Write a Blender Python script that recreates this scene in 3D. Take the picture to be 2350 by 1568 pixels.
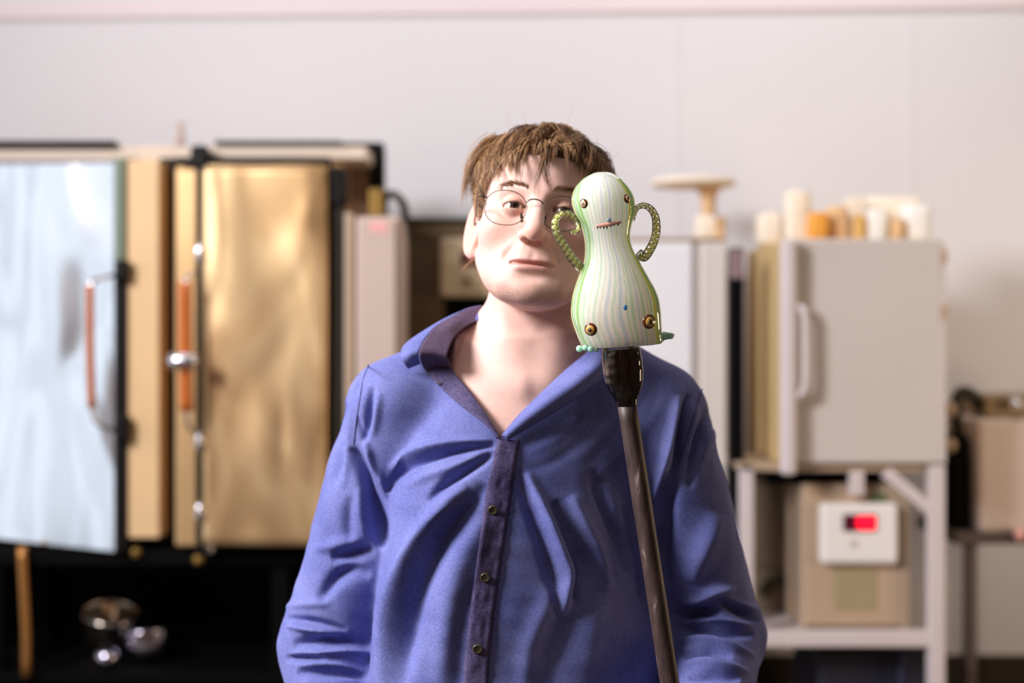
import bpy, bmesh, math, random
import numpy as np
from mathutils import Vector, Matrix
from mathutils.bvhtree import BVHTree

# ------------------------------------------------------------------ scene, camera, world, lights
SC = bpy.context.scene
COL = SC.collection
for _o in list(bpy.data.objects):
    bpy.data.objects.remove(_o, do_unlink=True)
SC.view_settings.view_transform = 'Standard'
SC.view_settings.look = 'None'
SC.view_settings.gamma = 1.0
SC.view_settings.use_curve_mapping = False
SC.view_settings.exposure = 0.1

CAM_Z = 1.5
FPX = 50.0 / 36.0 * 2350.0
cam_d = bpy.data.cameras.new('camera')
cam_d.lens = 50.0
cam_d.sensor_width = 36.0
cam_d.clip_start = 0.05
cam_d.dof.use_dof = True
cam_d.dof.focus_distance = 1.625
cam_d.dof.aperture_fstop = 2.4
cam = bpy.data.objects.new('camera', cam_d)
cam.location = (0, 0, CAM_Z)
cam.rotation_euler = (math.pi / 2, 0, 0)
COL.objects.link(cam)
SC.camera = cam

world = bpy.data.worlds.new('world')
world.use_nodes = True
world.node_tree.nodes['Background'].inputs[0].default_value = (0.80, 0.88, 1.0, 1)
world.node_tree.nodes['Background'].inputs[1].default_value = 0.5
SC.world = world

def area(name, loc, target, sx, sy, power, color):
    l = bpy.data.lights.new(name, 'AREA')
    l.shape = 'RECTANGLE'; l.size = sx; l.size_y = sy
    l.energy = power; l.color = color
    o = bpy.data.objects.new(name, l)
    o.location = loc
    d = Vector(target) - Vector(loc)
    o.rotation_euler = d.to_track_quat('-Z', 'Y').to_euler()
    COL.objects.link(o)
    return o
# daylight through the two windows in the side wall (beside the camera, and by the ovens)
area('window_daylight', (-2.66, 0.85, 3.15), (0.0, 1.75, 1.40), 1.2, 1.1, 245, (1.0, 0.965, 0.985))
area('window_daylight', (-2.66, 3.05, 1.65), (0.0, 3.2, 1.6), 1.6, 2.3, 7.5, (0.88, 0.94, 1.0))
# ceiling light panels over the ovens
for cx, cy, p in ((-1.2, 3.9, 7), (1.1, 3.9, 15.5)):
    area('ceiling_light', (cx, cy, 3.85), (cx, cy + .2, 0), 1.2, 0.5, p, (1.0, 0.95, 0.95))
# small ceiling spots over the work floor
for cx, cy, p in ((-0.75, 0.2, 2.5), (0.35, -0.3, 1.5), (-0.2, 0.9, 1.5)):
    area('ceiling_spot', (cx, cy, 3.85), (cx * .5, 1.6, 1.3), 0.16, 0.16, p, (1.0, 0.96, 0.9))
# unseen warm fill, added to brighten the ovens from the right
area('warm_fill', (2.8, 2.7, 1.3), (-0.8, 4.2, 1.35), 0.8, 0.8, 22, (1.0, 0.74, 0.48))
area('wall_fill', (2.6, 3.95, 1.7), (2.0, 4.9, 1.1), 0.3, 0.3, 3.2, (1.0, 0.86, 0.70))  # added warm fill for the low right wall, no known source

# ------------------------------------------------------------------ helpers
def px(u, v, Y):
    """world point at distance Y in front of the lens, measured on the photograph"""
    return ((u - 1175.0) * Y / FPX, Y, CAM_Z - (v - 784.0) * Y / FPX)

def lin(r, g, b):
    def f(c):
        c /= 255.0
        return c / 12.92 if c <= 0.04045 else ((c + 0.055) / 1.055) ** 2.4
    return (f(r), f(g), f(b), 1.0)

MATS = {}
def mat(name, rgb, rough=0.5, metal=0.0, var=0.0, scale=8.0, bump=0.0, bscale=40.0, coat=0.0, emit=0.0,
        trans=0.0, ior=1.45, sss=0.0, sheen=0.0, stretch=None):
    m = bpy.data.materials.new(name); m.use_nodes = True
    nt = m.node_tree; b = nt.nodes['Principled BSDF']
    c = lin(*rgb)
    b.inputs['Base Color'].default_value = c
    b.inputs['Roughness'].default_value = rough
    b.inputs['Metallic'].default_value = metal
    b.inputs['IOR'].default_value = ior
    b.inputs['Coat Weight'].default_value = coat
    b.inputs['Transmission Weight'].default_value = trans
    b.inputs['Sheen Weight'].default_value = sheen
    if sss:
        b.inputs['Subsurface Weight'].default_value = sss
        b.inputs['Subsurface Radius'].default_value = (1.0, 0.4, 0.25)
        b.inputs['Subsurface Scale'].default_value = 0.006
    if emit:
        b.inputs['Emission Color'].default_value = c
        b.inputs['Emission Strength'].default_value = emit
    tc = nt.nodes.new('ShaderNodeTexCoord')
    mp = nt.nodes.new('ShaderNodeMapping')
    nt.links.new(tc.outputs['Object'], mp.inputs['Vector'])
    if stretch:
        mp.inputs['Scale'].default_value = stretch
    if var:
        n = nt.nodes.new('ShaderNodeTexNoise')
        n.inputs['Scale'].default_value = scale; n.inputs['Detail'].default_value = 4
        nt.links.new(mp.outputs['Vector'], n.inputs['Vector'])
        mx = nt.nodes.new('ShaderNodeMix'); mx.data_type = 'RGBA'
        mx.inputs['A'].default_value = tuple(x * (1 - var) for x in c[:3]) + (1,)
        mx.inputs['B'].default_value = tuple(min(1, x * (1 + var)) for x in c[:3]) + (1,)
        nt.links.new(n.outputs['Fac'], mx.inputs['Factor'])
        nt.links.new(mx.outputs['Result'], b.inputs['Base Color'])
    if bump:
        n2 = nt.nodes.new('ShaderNodeTexNoise')
        n2.inputs['Scale'].default_value = bscale; n2.inputs['Detail'].default_value = 2
        nt.links.new(mp.outputs['Vector'], n2.inputs['Vector'])
        bp = nt.nodes.new('ShaderNodeBump')
        bp.inputs['Strength'].default_value = bump
        bp.inputs['Distance'].default_value = 0.02
        nt.links.new(n2.outputs['Fac'], bp.inputs['Height'])
        nt.links.new(bp.outputs['Normal'], b.inputs['Normal'])
    MATS[name] = m
    return m

def thing(o, label, cat, group=None):
    o['label'] = label; o['category'] = cat
    if group: o['group'] = group
    return o

def empty(name, loc, label=None, cat=None, group=None):
    o = bpy.data.objects.new(name, None)
    o.empty_display_size = 0.05
    o.location = loc
    COL.objects.link(o)
    if label: thing(o, label, cat, group)
    return o

def link(name, me, m, parent=None):
    o = bpy.data.objects.new(name, me)
    COL.objects.link(o)
    if m is not None and not me.materials:
        me.materials.append(m)
    if parent is not None:
        o.parent = parent
        # children keep their world placement: shift by the chain of parent locations
        p = parent; off = Vector((0, 0, 0))
        while p is not None:
            off += Vector(p.location); p = p.parent
        o.location = -off if o.parent else (0, 0, 0)
    return o

def mesh_np(name, V, F, m, parent=None, smooth=True):
    V = np.asarray(V, dtype=np.float32)
    me = bpy.data.meshes.new(name)
    F = np.asarray(F, dtype=np.int32)
    me.vertices.add(len(V)); me.vertices.foreach_set('co', V.ravel())
    k = F.shape[1]
    me.loops.add(F.size); me.loops.foreach_set('vertex_index', F.ravel())
    me.polygons.add(len(F))
    me.polygons.foreach_set('loop_start', np.arange(0, F.size, k, dtype=np.int32))
    me.update(calc_edges=True)
    me.polygons.foreach_set('use_smooth', np.full(len(F), smooth))
    me.validate()
    me.update()
    return link(name, me, m, parent)

def bm_obj(name, bm, m, parent=None, smooth=False):
    me = bpy.data.meshes.new(name)
    bmesh.ops.recalc_face_normals(bm, faces=bm.faces[:])
    bm.to_mesh(me); bm.free()
    if smooth:
        me.polygons.foreach_set('use_smooth', np.full(len(me.polygons), True))
    return link(name, me, m, parent)

def add_box(bm, x0, x1, y0, y1, z0, z1, bev=0.0, segs=2):
    r = bmesh.ops.create_cube(bm, size=1.0)
    vs = r['verts']
    for v in vs:
        v.co = Vector((x0 + (v.co.x + .5) * (x1 - x0), y0 + (v.co.y + .5) * (y1 - y0), z0 + (v.co.z + .5) * (z1 - z0)))
    if bev:
        es = list({e for v in vs for e in v.link_edges})
        bmesh.ops.bevel(bm, geom=es, offset=bev, segments=segs, affect='EDGES', profile=0.5)

def wbox(name, x0, x1, y0, y1, z0, z1, m, parent=None, bev=0.0):
    bm = bmesh.new(); add_box(bm, x0, x1, y0, y1, z0, z1, bev)
    return bm_obj(name, bm, m, parent)

def pbox(name, u0, v0, u1, v1, Y, depth, m, parent=None, bev=0.006):
    """box whose front face, at distance Y, covers the given span of the photograph"""
    a = px(u0, v1, Y); b = px(u1, v0, Y)
    return wbox(name, a[0], b[0], Y, Y + depth, a[2], b[2], m, parent, bev)

def catmull(P, n):
    P = np.asarray(P, float)
    if len(P) == 2:
        t = np.linspace(0, 1, n)[:, None]
        return P[0] * (1 - t) + P[1] * t
    Q = np.vstack([2 * P[0] - P[1], P, 2 * P[-1] - P[-2]])
    seg = np.linalg.norm(np.diff(P, axis=0), axis=1)
    cum = np.concatenate([[0], np.cumsum(seg)])
    s = np.linspace(0, cum[-1], n)
    i = np.clip(np.searchsorted(cum, s, side='right') - 1, 0, len(P) - 2)
    t = ((s - cum[i]) / np.maximum(seg[i], 1e-9))[:, None]
    p0, p1, p2, p3 = Q[i], Q[i + 1], Q[i + 2], Q[i + 3]
    return 0.5 * (2 * p1 + (p2 - p0) * t + (2 * p0 - 5 * p1 + 4 * p2 - p3) * t ** 2 + (3 * p1 - p0 - 3 * p2 + p3) * t ** 3)

def tube_np(P, R, sides=12, cap=True, fy=1.0):
    """swept tube; P (n,3), R radius per point; returns V,F (quads, caps by collapsed rings)"""
    P = np.asarray(P, float); n = len(P)
    R = np.broadcast_to(np.asarray(R, float), (n,)).copy()
    T = np.gradient(P, axis=0); T /= np.linalg.norm(T, axis=1)[:, None] + 1e-12
    up = np.array([0, 1.0, 0.0]) if abs(T[0][1]) < 0.9 else np.array([1.0, 0, 0])
    N = np.zeros_like(P)
    N[0] = np.cross(T[0], up); N[0] /= np.linalg.norm(N[0])
    for i in range(1, n):
        v = N[i - 1] - T[i] * np.dot(N[i - 1], T[i]); N[i] = v / (np.linalg.norm(v) + 1e-12)
    B = np.cross(T, N)
    if cap:
        P = np.vstack([P[0] - T[0] * R[0] * 0.0, P, P[-1]])
        N = np.vstack([N[0], N, N[-1]]); B = np.vstack([B[0], B, B[-1]])
        R = np.concatenate([[R[0] * 1e-3], R, [R[-1] * 1e-3]])
        n += 2
    a = np.linspace(0, 2 * np.pi, sides, endpoint=False)
    V = P[:, None, :] + R[:, None, None] * (np.cos(a)[None, :, None] * N[:, None, :] + fy * np.sin(a)[None, :, None] * B[:, None, :])
    i = np.arange(n - 1)[:, None]; j = np.arange(sides)[None, :]; j2 = (j + 1) % sides
    F = np.stack([i * sides + j, i * sides + j2, (i + 1) * sides + j2, (i + 1) * sides + j], -1).reshape(-1, 4)
    return V.reshape(-1, 3), F

def tube(name, P, R, m, parent=None, sides=12, n=None, cap=True):
    if n: P = catmull(P, n)
    if hasattr(R, '__len__') and len(R) != len(P):
        R = np.interp(np.linspace(0, 1, len(P)), np.linspace(0, 1, len(R)), R)
    V, F = tube_np(P, R, sides, cap)
    return mesh_np(name, V, F, m, parent)

def join_np(parts):
    Vs, Fs, o = [], [], 0
    for V, F in parts:
        Vs.append(V); Fs.append(F + o); o += len(V)
    return np.vstack(Vs), np.vstack(Fs)

def lathe_np(prof, center, sides=32):
    """profile [(r,z)], about a vertical axis through center"""
    prof = np.asarray(prof, float); n = len(prof)
    a = np.linspace(0, 2 * np.pi, sides, endpoint=False)
    V = np.stack([prof[:, 0, None] * np.cos(a), prof[:, 0, None] * np.sin(a), np.repeat(prof[:, 1, None], sides, 1)], -1)
    V = V.reshape(-1, 3) + np.asarray(center)
    i = np.arange(n - 1)[:, None]; j = np.arange(sides)[None, :]; j2 = (j + 1) % sides
    F = np.stack([i * sides + j, i * sides + j2, (i + 1) * sides + j2, (i + 1) * sides + j], -1).reshape(-1, 4)
    return V, F

def ellipsoid_np(c, r, rot=None, nu=20, nv=12):
    u = np.linspace(0, 2 * np.pi, nu, endpoint=False); v = np.linspace(1e-3, np.pi - 1e-3, nv)
    V = np.stack([np.sin(v)[:, None] * np.cos(u), np.sin(v)[:, None] * np.sin(u), np.repeat(np.cos(v)[:, None], nu, 1)], -1).reshape(-1, 3)
    V = V * np.asarray(r)
    if rot is not None: V = V @ np.asarray(rot).T
    V = V + np.asarray(c)
    i = np.arange(nv - 1)[:, None]; j = np.arange(nu)[None, :]; j2 = (j + 1) % nu
    F = np.stack([i * nu + j, (i + 1) * nu + j, (i + 1) * nu + j2, i * nu + j2], -1).reshape(-1, 4)
    return V, F

# ---- signed distance modelling
f32 = np.float32
def smin(a, b, k):
    h = np.clip(0.5 + 0.5 * (b - a) / k, 0, 1)
    return b * (1 - h) + a * h - k * h * (1 - h)
def smax(a, b, k):
    return -smin(-a, -b, k)
def sd_ell(p, c, r):
    x, y, z = (p[0] - c[0]) / r[0], (p[1] - c[1]) / r[1], (p[2] - c[2]) / r[2]
    k0 = np.sqrt(x * x + y * y + z * z)
    k1 = np.sqrt((x / r[0]) ** 2 + (y / r[1]) ** 2 + (z / r[2]) ** 2) + 1e-9
    return k0 * (k0 - 1.0) / k1
def sd_sph(p, c, r):
    return np.sqrt((p[0] - c[0]) ** 2 + (p[1] - c[1]) ** 2 + (p[2] - c[2]) ** 2) - r
def sd_cap(p, a, b, ra, rb=None):
    rb = ra if rb is None else rb
    ax, ay, az = b[0] - a[0], b[1] - a[1], b[2] - a[2]
    L = ax * ax + ay * ay + az * az
    t = np.clip(((p[0] - a[0]) * ax + (p[1] - a[1]) * ay + (p[2] - a[2]) * az) / L, 0, 1)
    d = np.sqrt((p[0] - a[0] - t * ax) ** 2 + (p[1] - a[1] - t * ay) ** 2 + (p[2] - a[2] - t * az) ** 2)
    return d - (ra + (rb - ra) * t)

def surface_nets(D, xs, ys, zs):
    S = D < 0
    cnt = np.zeros(tuple(s - 1 for s in D.shape), np.uint8)
    for a in (0, 1):
        for b in (0, 1):
            for c in (0, 1):
                cnt += S[a:S.shape[0] - 1 + a, b:S.shape[1] - 1 + b, c:S.shape[2] - 1 + c]
    act = (cnt > 0) & (cnt < 8)
    idx = np.full(act.shape, -1, np.int32)
    I, J, K = np.nonzero(act)
    idx[I, J, K] = np.arange(len(I), dtype=np.int32)
    acc = np.zeros((len(I), 3)); num = np.zeros(len(I))
    cor = [(a, b, c) for a in (0, 1) for b in (0, 1) for c in (0, 1)]
    for A in cor:
        for ax in range(3):
            if A[ax] == 1: continue
            B = list(A); B[ax] = 1
            da = D[I + A[0], J + A[1], K + A[2]]; db = D[I + B[0], J + B[1], K + B[2]]
            m = (da < 0) != (db < 0)
            t = np.where(m, da / np.where(m, da - db, 1), 0)
            pa = np.stack([xs[I + A[0]], ys[J + A[1]], zs[K + A[2]]], -1)
            pb = np.stack([xs[I + B[0]], ys[J + B[1]], zs[K + B[2]]], -1)
            acc += np.where(m[:, None], pa + (pb - pa) * t[:, None], 0); num += m
    V = acc / num[:, None]
    Fs = []
    for ax in range(3):
        o1, o2 = [(1, 2), (2, 0), (0, 1)][ax]
        sl0 = [slice(1, -1)] * 3; sl1 = [slice(1, -1)] * 3
        sl0[ax] = slice(0, -1); sl1[ax] = slice(1, None)
        s0 = S[tuple(sl0)]; s1 = S[tuple(sl1)]
        ch = np.nonzero(s0 != s1)
        ijk = [ch[0] + (0 if ax == 0 else 1), ch[1] + (0 if ax == 1 else 1), ch[2] + (0 if ax == 2 else 1)]
        inside = s0[ch]
        def cell(d1, d2):
            q = [ijk[0].copy(), ijk[1].copy(), ijk[2].copy()]
            q[o1] = q[o1] + d1; q[o2] = q[o2] + d2
            return idx[q[0], q[1], q[2]]
        quad = np.stack([cell(-1, -1), cell(0, -1), cell(0, 0), cell(-1, 0)], -1)
        quad[~inside] = quad[~inside][:, ::-1]
        Fs.append(quad)
    return V, np.vstack(Fs)

def vnormals(V, F):
    n = np.cross(V[F[:, 2]] - V[F[:, 0]], V[F[:, 3]] - V[F[:, 1]])
    N = np.zeros_like(V)
    for k in range(4):
        np.add.at(N, F[:, k], n)
    return N / (np.linalg.norm(N, axis=1)[:, None] + 1e-12)

def grid_axis(lo, hi, flo, fhi, fine, coarse):
    a = np.arange(flo, lo, -coarse)[::-1] if lo < flo else np.array([flo])
    b = np.arange(flo, fhi, fine)
    c = np.arange(fhi, hi + coarse, coarse)
    return np.unique(np.round(np.concatenate([a, b, c]), 6))

def vnoise(P, scale, seed=0):
    """cheap smooth pseudo noise from sums of sines"""
    rs = np.random.RandomState(seed); out = np.zeros(len(P))
    for k in range(6):
        d = rs.randn(3); d /= np.linalg.norm(d)
        out += np.sin(P @ d * scale * (0.6 + 0.25 * k) * 6.283 + rs.rand() * 6.283)
    return out / 3.0

def set_color(o, name, C):
    me = o.data
    a = me.color_attributes.new(name, 'FLOAT_COLOR', 'POINT')
    C4 = np.ones((len(me.vertices), 4), np.float32); C4[:, :3] = C
    a.data.foreach_set('color', C4.ravel())

# ------------------------------------------------------------------ materials of the place
M_wall = mat('wall_paint', (228, 226, 230), 0.7, var=0.03, scale=1.2)
M_floor = mat('concrete', (78, 72, 68), 0.6, var=0.25, scale=3, bump=0.05)
M_ceil = mat('ceiling_paint', (150, 148, 146), 0.8)
M_side = mat('side_wall_paint', (84, 70, 58), 0.8, var=0.05, scale=2)
M_front = mat('timber_wall', (128, 92, 58), 0.6, var=0.2, scale=3)
M_trim = mat('trim_paint', (236, 222, 227), 0.6)
M_black = mat('black_steel', (18, 14, 14), 0.5, var=0.2, scale=12); M_black.node_tree.nodes['Principled BSDF'].inputs['Specular IOR Level'].default_value = 0.2
M_near_black = mat('near_black_tone', (5, 4, 4), 0.75, var=0.3, scale=10); M_near_black.node_tree.nodes['Principled BSDF'].inputs['Specular IOR Level'].default_value = 0.12  # near-black of the stand and small parts, also used to paint shade
M_darkwood = mat('dark_board', (46, 34, 28), 0.7, var=0.2, scale=6)
M_green = mat('green_gasket', (128, 142, 122), 0.6)
M_tan = mat('warm_sheet_steel', (226, 186, 134), 0.38, metal=0.55, var=0.12, scale=3, bump=0.12, bscale=3.5)
M_tanp = mat('tan_enamel', (236, 198, 148), 0.5, var=0.1, scale=3)
M_cream = mat('cream_enamel', (226, 206, 186), 0.5, var=0.04, scale=4)
M_orange = mat('orange_grip', (196, 104, 36), 0.45, var=0.1, scale=20)
M_chrome = mat('bright_steel', (225, 225, 232), 0.22, metal=1.0)
M_grey = mat('pinkish_grey_enamel', (204, 182, 170), 0.5, var=0.05, scale=3)
M_olive = mat('olive_panel', (104, 86, 58), 0.6, var=0.15, scale=4)
M_beige = mat('beige_plastic', (212, 192, 160), 0.5)
M_white = mat('white_enamel', (250, 248, 250), 0.4)
M_white2 = mat('cream_white_enamel', (230, 222, 216), 0.45)
M_kiln = mat('grey_enamel', (206, 197, 192), 0.5, var=0.06, scale=4)
M_kilnside = mat('yellowed_panel', (204, 176, 122), 0.55, var=0.08, scale=4)
M_frame = mat('white_frame_paint', (214, 202, 204), 0.5, var=0.04, scale=10)
M_panel = mat('dull_taupe_panel', (110, 96, 78), 0.6, var=0.12, scale=4)
M_boxtan = mat('tan_box_enamel', (186, 162, 138), 0.5, var=0.08, scale=5)
M_pale = mat('white_panel', (240, 236, 234), 0.4)
M_disp = mat('dark_red_window', (92, 22, 46), 0.25)
M_led = mat('red_led', (255, 20, 50), 0.4, emit=1.6)
M_maroon = mat('maroon_window', (84, 36, 44), 0.25)
M_pink = mat('pink_sticker', (240, 178, 172), 0.5)
M_fibre = mat('ceramic_fibre', (250, 236, 216), 0.85, var=0.05, scale=15, bump=0.3, bscale=60)
M_fibrew = mat('white_fibre', (248, 246, 242), 0.85, bump=0.3, bscale=60)
M_amber = mat('amber_block', (240, 170, 72), 0.6, var=0.12, scale=14)
M_peach = mat('peach_firebrick', (238, 198, 152), 0.85, var=0.08, scale=20, bump=0.3, bscale=80)
M_hose = mat('dark_rubber', (44, 38, 26), 0.55)
M_brass = mat('old_brass', (150, 118, 58), 0.45, metal=0.5)
M_copper = mat('copper_pipe', (196, 138, 78), 0.4, metal=0.7)
M_greystand = mat('grey_stand_paint', (92, 80, 76), 0.5)
M_bluebin = mat('dark_blue_plastic', (34, 34, 48), 0.5)
M_whitebox = mat('pinkish_white_enamel', (220, 204, 198), 0.5, var=0.03, scale=4)

# ------------------------------------------------------------------ the room
XL, XR, YF, YB, ZC = -2.6, 2.9, -2.4, 4.9, 3.95
def struct(o):
    o['kind'] = 'structure'; return o
struct(wbox('floor', XL, XR, YF, YB, -0.1, 0.0, M_floor))
struct(wbox('ceiling', XL, XR, YF, YB, ZC, ZC + 0.1, M_ceil))
wb = struct(wbox('wall_back', XL, XR, YB, YB + 0.12, 0, ZC, M_wall))
struct(wbox('wall_right', XR, XR + 0.12, YF, YB, 0, ZC, M_side))
struct(wbox('wall_front', XL, XR, YF - 0.12, YF, 0, ZC, M_front))
# side wall with two window openings
bm = bmesh.new()
wins = [(0.1, 1.6, 2.45, 3.80), (2.2, 3.9, 0.45, 2.85)]
edges = [YF] + [q for w_ in wins for q in w_[:2]] + [YB]
for a, b_ in zip(edges[::2], edges[1::2]):
    add_box(bm, XL - 0.12, XL, a, b_, 0, ZC)
for a, b_, c, d in wins:
    add_box(bm, XL - 0.12, XL, a, b_, 0, c); add_box(bm, XL - 0.12, XL, a, b_, d, ZC)
struct(bm_obj('wall_left', bm, M_wall))
for n, (a, b, c, d) in enumerate(wins):
    w = struct(empty('window_%d' % (n + 1), (XL, (a + b) / 2, c)))
    bm = bmesh.new()
    for y0, y1, z0, z1 in ((a, a + .05, c, d), (b - .05, b, c, d), (a, b, c, c + .05), (a, b, d - .05, d)):
        add_box(bm, XL - 0.10, XL + 0.01, y0, y1, z0, z1)
    bm_obj('window_frame', bm, M_black, w)
    for k in range(1, 3):
        y = a + (b - a) * k / 3
        wbox('mullion', XL - 0.07, XL - 0.03, y - .02, y + .02, c + .05, d - .05, M_black, w)
# rail high on the back wall (slightly out of level), its shadow line reads as a faint band
bm = bmesh.new()
y = YB - 0.02
zl = px(0, 28, y)[2] + (0 - 0); zr = px(2350, 2, y)[2]
x0, x1 = px(-500, 0, y)[0], px(2900, 0, y)[0]
sl = (zr - zl) / (px(2350, 0, y)[0] - px(0, 0, y)[0])
za = zl + sl * (x0 - px(0, 0, y)[0]); zb_ = zl + sl * (x1 - px(0, 0, y)[0])
P = [(x0, za), (x1, zb_)]
vs = []
for X, Z in P:
    vs.append([bm.verts.new((X, yy, Z + dz)) for yy, dz in ((YB + .01, -.02), (YB - .015, -.02), (YB - .015, .035), (YB + .01, .035))])
for i in range(4):
    bm.faces.new((vs[0][i], vs[0][(i + 1) % 4], vs[1][(i + 1) % 4], vs[1][i]))
bm.faces.new(vs[0]); bm.faces.new(vs[1][::-1])
struct(bm_obj('trim_1', bm, M_trim))
# faint upright joints between the wall boards
for k, u in enumerate((1553, 2090)):
    xx = px(u, 0, YB)[0]
    struct(wbox('trim_%d' % (k + 2), xx - .006, xx + .006, YB - .003, YB + .01, 0.6, 2.62, M_wall))
struct(wbox('baseboard_back', XL, XR, YB - .03, YB + .01, 0, 0.42, M_darkwood))

# ------------------------------------------------------------------ steel door material (wavy sheet)
def wavy_steel(name, rgb, rough, bscale, strength, blot=None, metal=1.0):
    m = mat(name, rgb, rough, metal=metal)
    nt = m.node_tree; b = nt.nodes['Principled BSDF']
    tc = nt.nodes.new('ShaderNodeTexCoord'); mp = nt.nodes.new('ShaderNodeMapping')
    mp.inputs['Scale'].default_value = (2.2, 1.0, 0.8)
    nt.links.new(tc.outputs['Object'], mp.inputs['Vector'])
    n = nt.nodes.new('ShaderNodeTexNoise'); n.inputs['Scale'].default_value = bscale
    n.inputs['Detail'].default_value = 1.0; n.inputs['Distortion'].default_value = 0.6
    nt.links.new(mp.outputs['Vector'], n.inputs['Vector'])
    bp = nt.nodes.new('ShaderNodeBump'); bp.inputs['Strength'].default_value = strength
    bp.inputs['Distance'].default_value = 0.05
    nt.links.new(n.outputs['Fac'], bp.inputs['Height'])
    nt.links.new(bp.outputs['Normal'], b.inputs['Normal'])
    if blot:
        n3 = nt.nodes.new('ShaderNodeTexNoise'); n3.inputs['Scale'].default_value = 2.6
        n3.inputs['Detail'].default_value = 2; n3.inputs['Distortion'].default_value = 0.8
        nt.links.new(mp.outputs['Vector'], n3.inputs['Vector'])
        cr = nt.nodes.new('ShaderNodeValToRGB')
        els = cr.color_ramp.elements
        els[0].position = 0.3; els[0].color = lin(*blot[0])
        els[1].position = 0.62; els[1].color = lin(*blot[2])
        e = els.new(0.48); e.color = lin(*blot[1])
        nt.links.new(n3.outputs['Fac'], cr.inputs['Fac'])
        nt.links.new(cr.outputs['Color'], b.inputs['Base Color'])
    return m
M_steelL = wavy_steel('stainless_sheet', (236, 238, 244), 0.20, 2.2, 0.55)
M_steelR = wavy_steel('gold_reflection_sheet', (226, 188, 138), 0.36, 2.4, 0.35,
                      ((172, 136, 92), (216, 178, 130), (238, 204, 154)), metal=0.62)  # warm room mirrored in the door, painted as golden mottling

def bar(name, p0, p1, w, m, parent):
    """square section bar between two points"""
    p0 = Vector(p0); p1 = Vector(p1); d = (p1 - p0)
    bm = bmesh.new(); add_box(bm, -w / 2, w / 2, -w / 2, w / 2, 0, d.length, 0.003)
    q = Vector((0, 0, 1)).rotation_difference(d.normalized())
    for v in bm.verts: v.co = q @ v.co + p0
    return bm_obj(name, bm, m, parent)

# ------------------------------------------------------------------ the first annealing oven (cut by the picture's edge)
YO = 4.2
o1 = empty('annealing_oven', px(100, 1250, YO), 'steel annealing oven with a bright silver door standing slightly open', 'oven')
b0, b1 = px(-260, 1240, YO + .05), px(290, 372, YO + .05)
wbox('body', b0[0], px(290, 0, YO)[0], YO + .05, YO + .42, b0[2], b1[2], M_tan, o1, 0.006)
pbox('top_beam', -260, 334, 402, 372, YO + .03, .4, M_cream, o1)
pbox('top_rail', -260, 322, 265, 336, YO + .0, .04, M_black, o1)
pbox('corner_post', 364, 362, 401, 1262, YO - .02, .06, M_black, o1)
pbox('side_strip', 292, 366, 366, 1236, YO - .115, .3, M_tanp, o1)
# door: its free edge stands nearer to the lens
YD = YO - .12
hl, hr = px(-230, 1212, YO + .06), px(262, 1266, YD)
tl, tr = px(-230, 382, YO + .06), px(262, 374, YD)
bm = bmesh.new()
nx_ = 24; nz_ = 30
rows = []
th = Vector((0.0, 0.03, 0))
for j in range(nz_ + 1):
    r = []
    for i in range(nx_ + 1):
        s, t = i / nx_, j / nz_
        a = Vector(hl) * (1 - s) + Vector(hr) * s; c = Vector(tl) * (1 - s) + Vector(tr) * s
        p = a * (1 - t) + c * t
        e = min(s, 1 - s) * min(t, 1 - t) * 16
        p.y += 0.006 * min(1, e) * (math.sin(5 * s + 3 * t) + 0.6 * math.sin(9 * t - 4 * s))
        r.append(bm.verts.new(p))
    rows.append(r)
back = [[bm.verts.new(v.co + th) for v in r] for r in rows]
for j in range(nz_):
    for i in range(nx_):
        bm.faces.new((rows[j][i], rows[j][i + 1], rows[j + 1][i + 1], rows[j + 1][i]))
        bm.faces.new((back[j][i], back[j + 1][i], back[j + 1][i + 1], back[j][i + 1]))
for i in range(nx_):
    bm.faces.new((rows[0][i], back[0][i], back[0][i + 1], rows[0][i + 1]))
    bm.faces.new((rows[-1][i], rows[-1][i + 1], back[-1][i + 1], back[-1][i]))
for j in range(nz_):
    bm.faces.new((rows[j][0], rows[j + 1][0], back[j + 1][0], back[j][0]))
    bm.faces.new((rows[j][-1], back[j][-1], back[j + 1][-1], rows[j + 1][-1]))
d1 = bm_obj('door', bm, M_steelL, o1, smooth=False)
d1.data.polygons.foreach_set('use_smooth', np.full(len(d1.data.polygons), True))
es_ = d1.modifiers.new('edges', 'EDGE_SPLIT'); es_.split_angle = math.radians(50)
pbox('top_lip', -230, 366, 262, 381, YO - .01, .05, mat('dull_rail', (126, 116, 118), 0.5), o1)
pbox('gasket', 254, 362, 285, 612, YD + .005, .08, M_green, o1)
pbox('door_edge', 262, 608, 291, 1268, YD - .005, .08, M_black, o1)
pbox('latch_tab', 285, 362, 318, 378, YO - .02, .05, M_olive, o1)
def handle(u, v0, v1, Y, parent, uo, rad=0.011):
    """bow handle: two arms from the door edge to a standing grip"""
    off = 0.08
    P = [px(uo, v0 - 24, Y), px(u + (uo - u) * .45, v0 - 18, Y - off * .7), px(u, v0 + 6, Y - off), px(u + 1, (v0 + v1) / 2, Y - off), px(u + 4, v1, Y - off),
         px(u + (uo - u) * .4, v1 + 40, Y - off * .75), px(uo, v1 + 52, Y)]
    h = tube('handle', P, 0.006, M_chrome, parent, 8, 60)
    tube('grip', [px(u, v0, Y - off), px(u + 1, (v0 + v1) / 2, Y - off), px(u + 4, v1, Y - off)], rad, M_orange, h, 12, 12)
    return h
handle(206, 655, 938, YD, d1, 276)
pbox('handle_bracket', 262, 955, 292, 1010, YD - .04, .04, M_black, d1)
pbox('handle_bracket', 262, 596, 290, 640, YD - .04, .04, M_black, d1)

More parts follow.
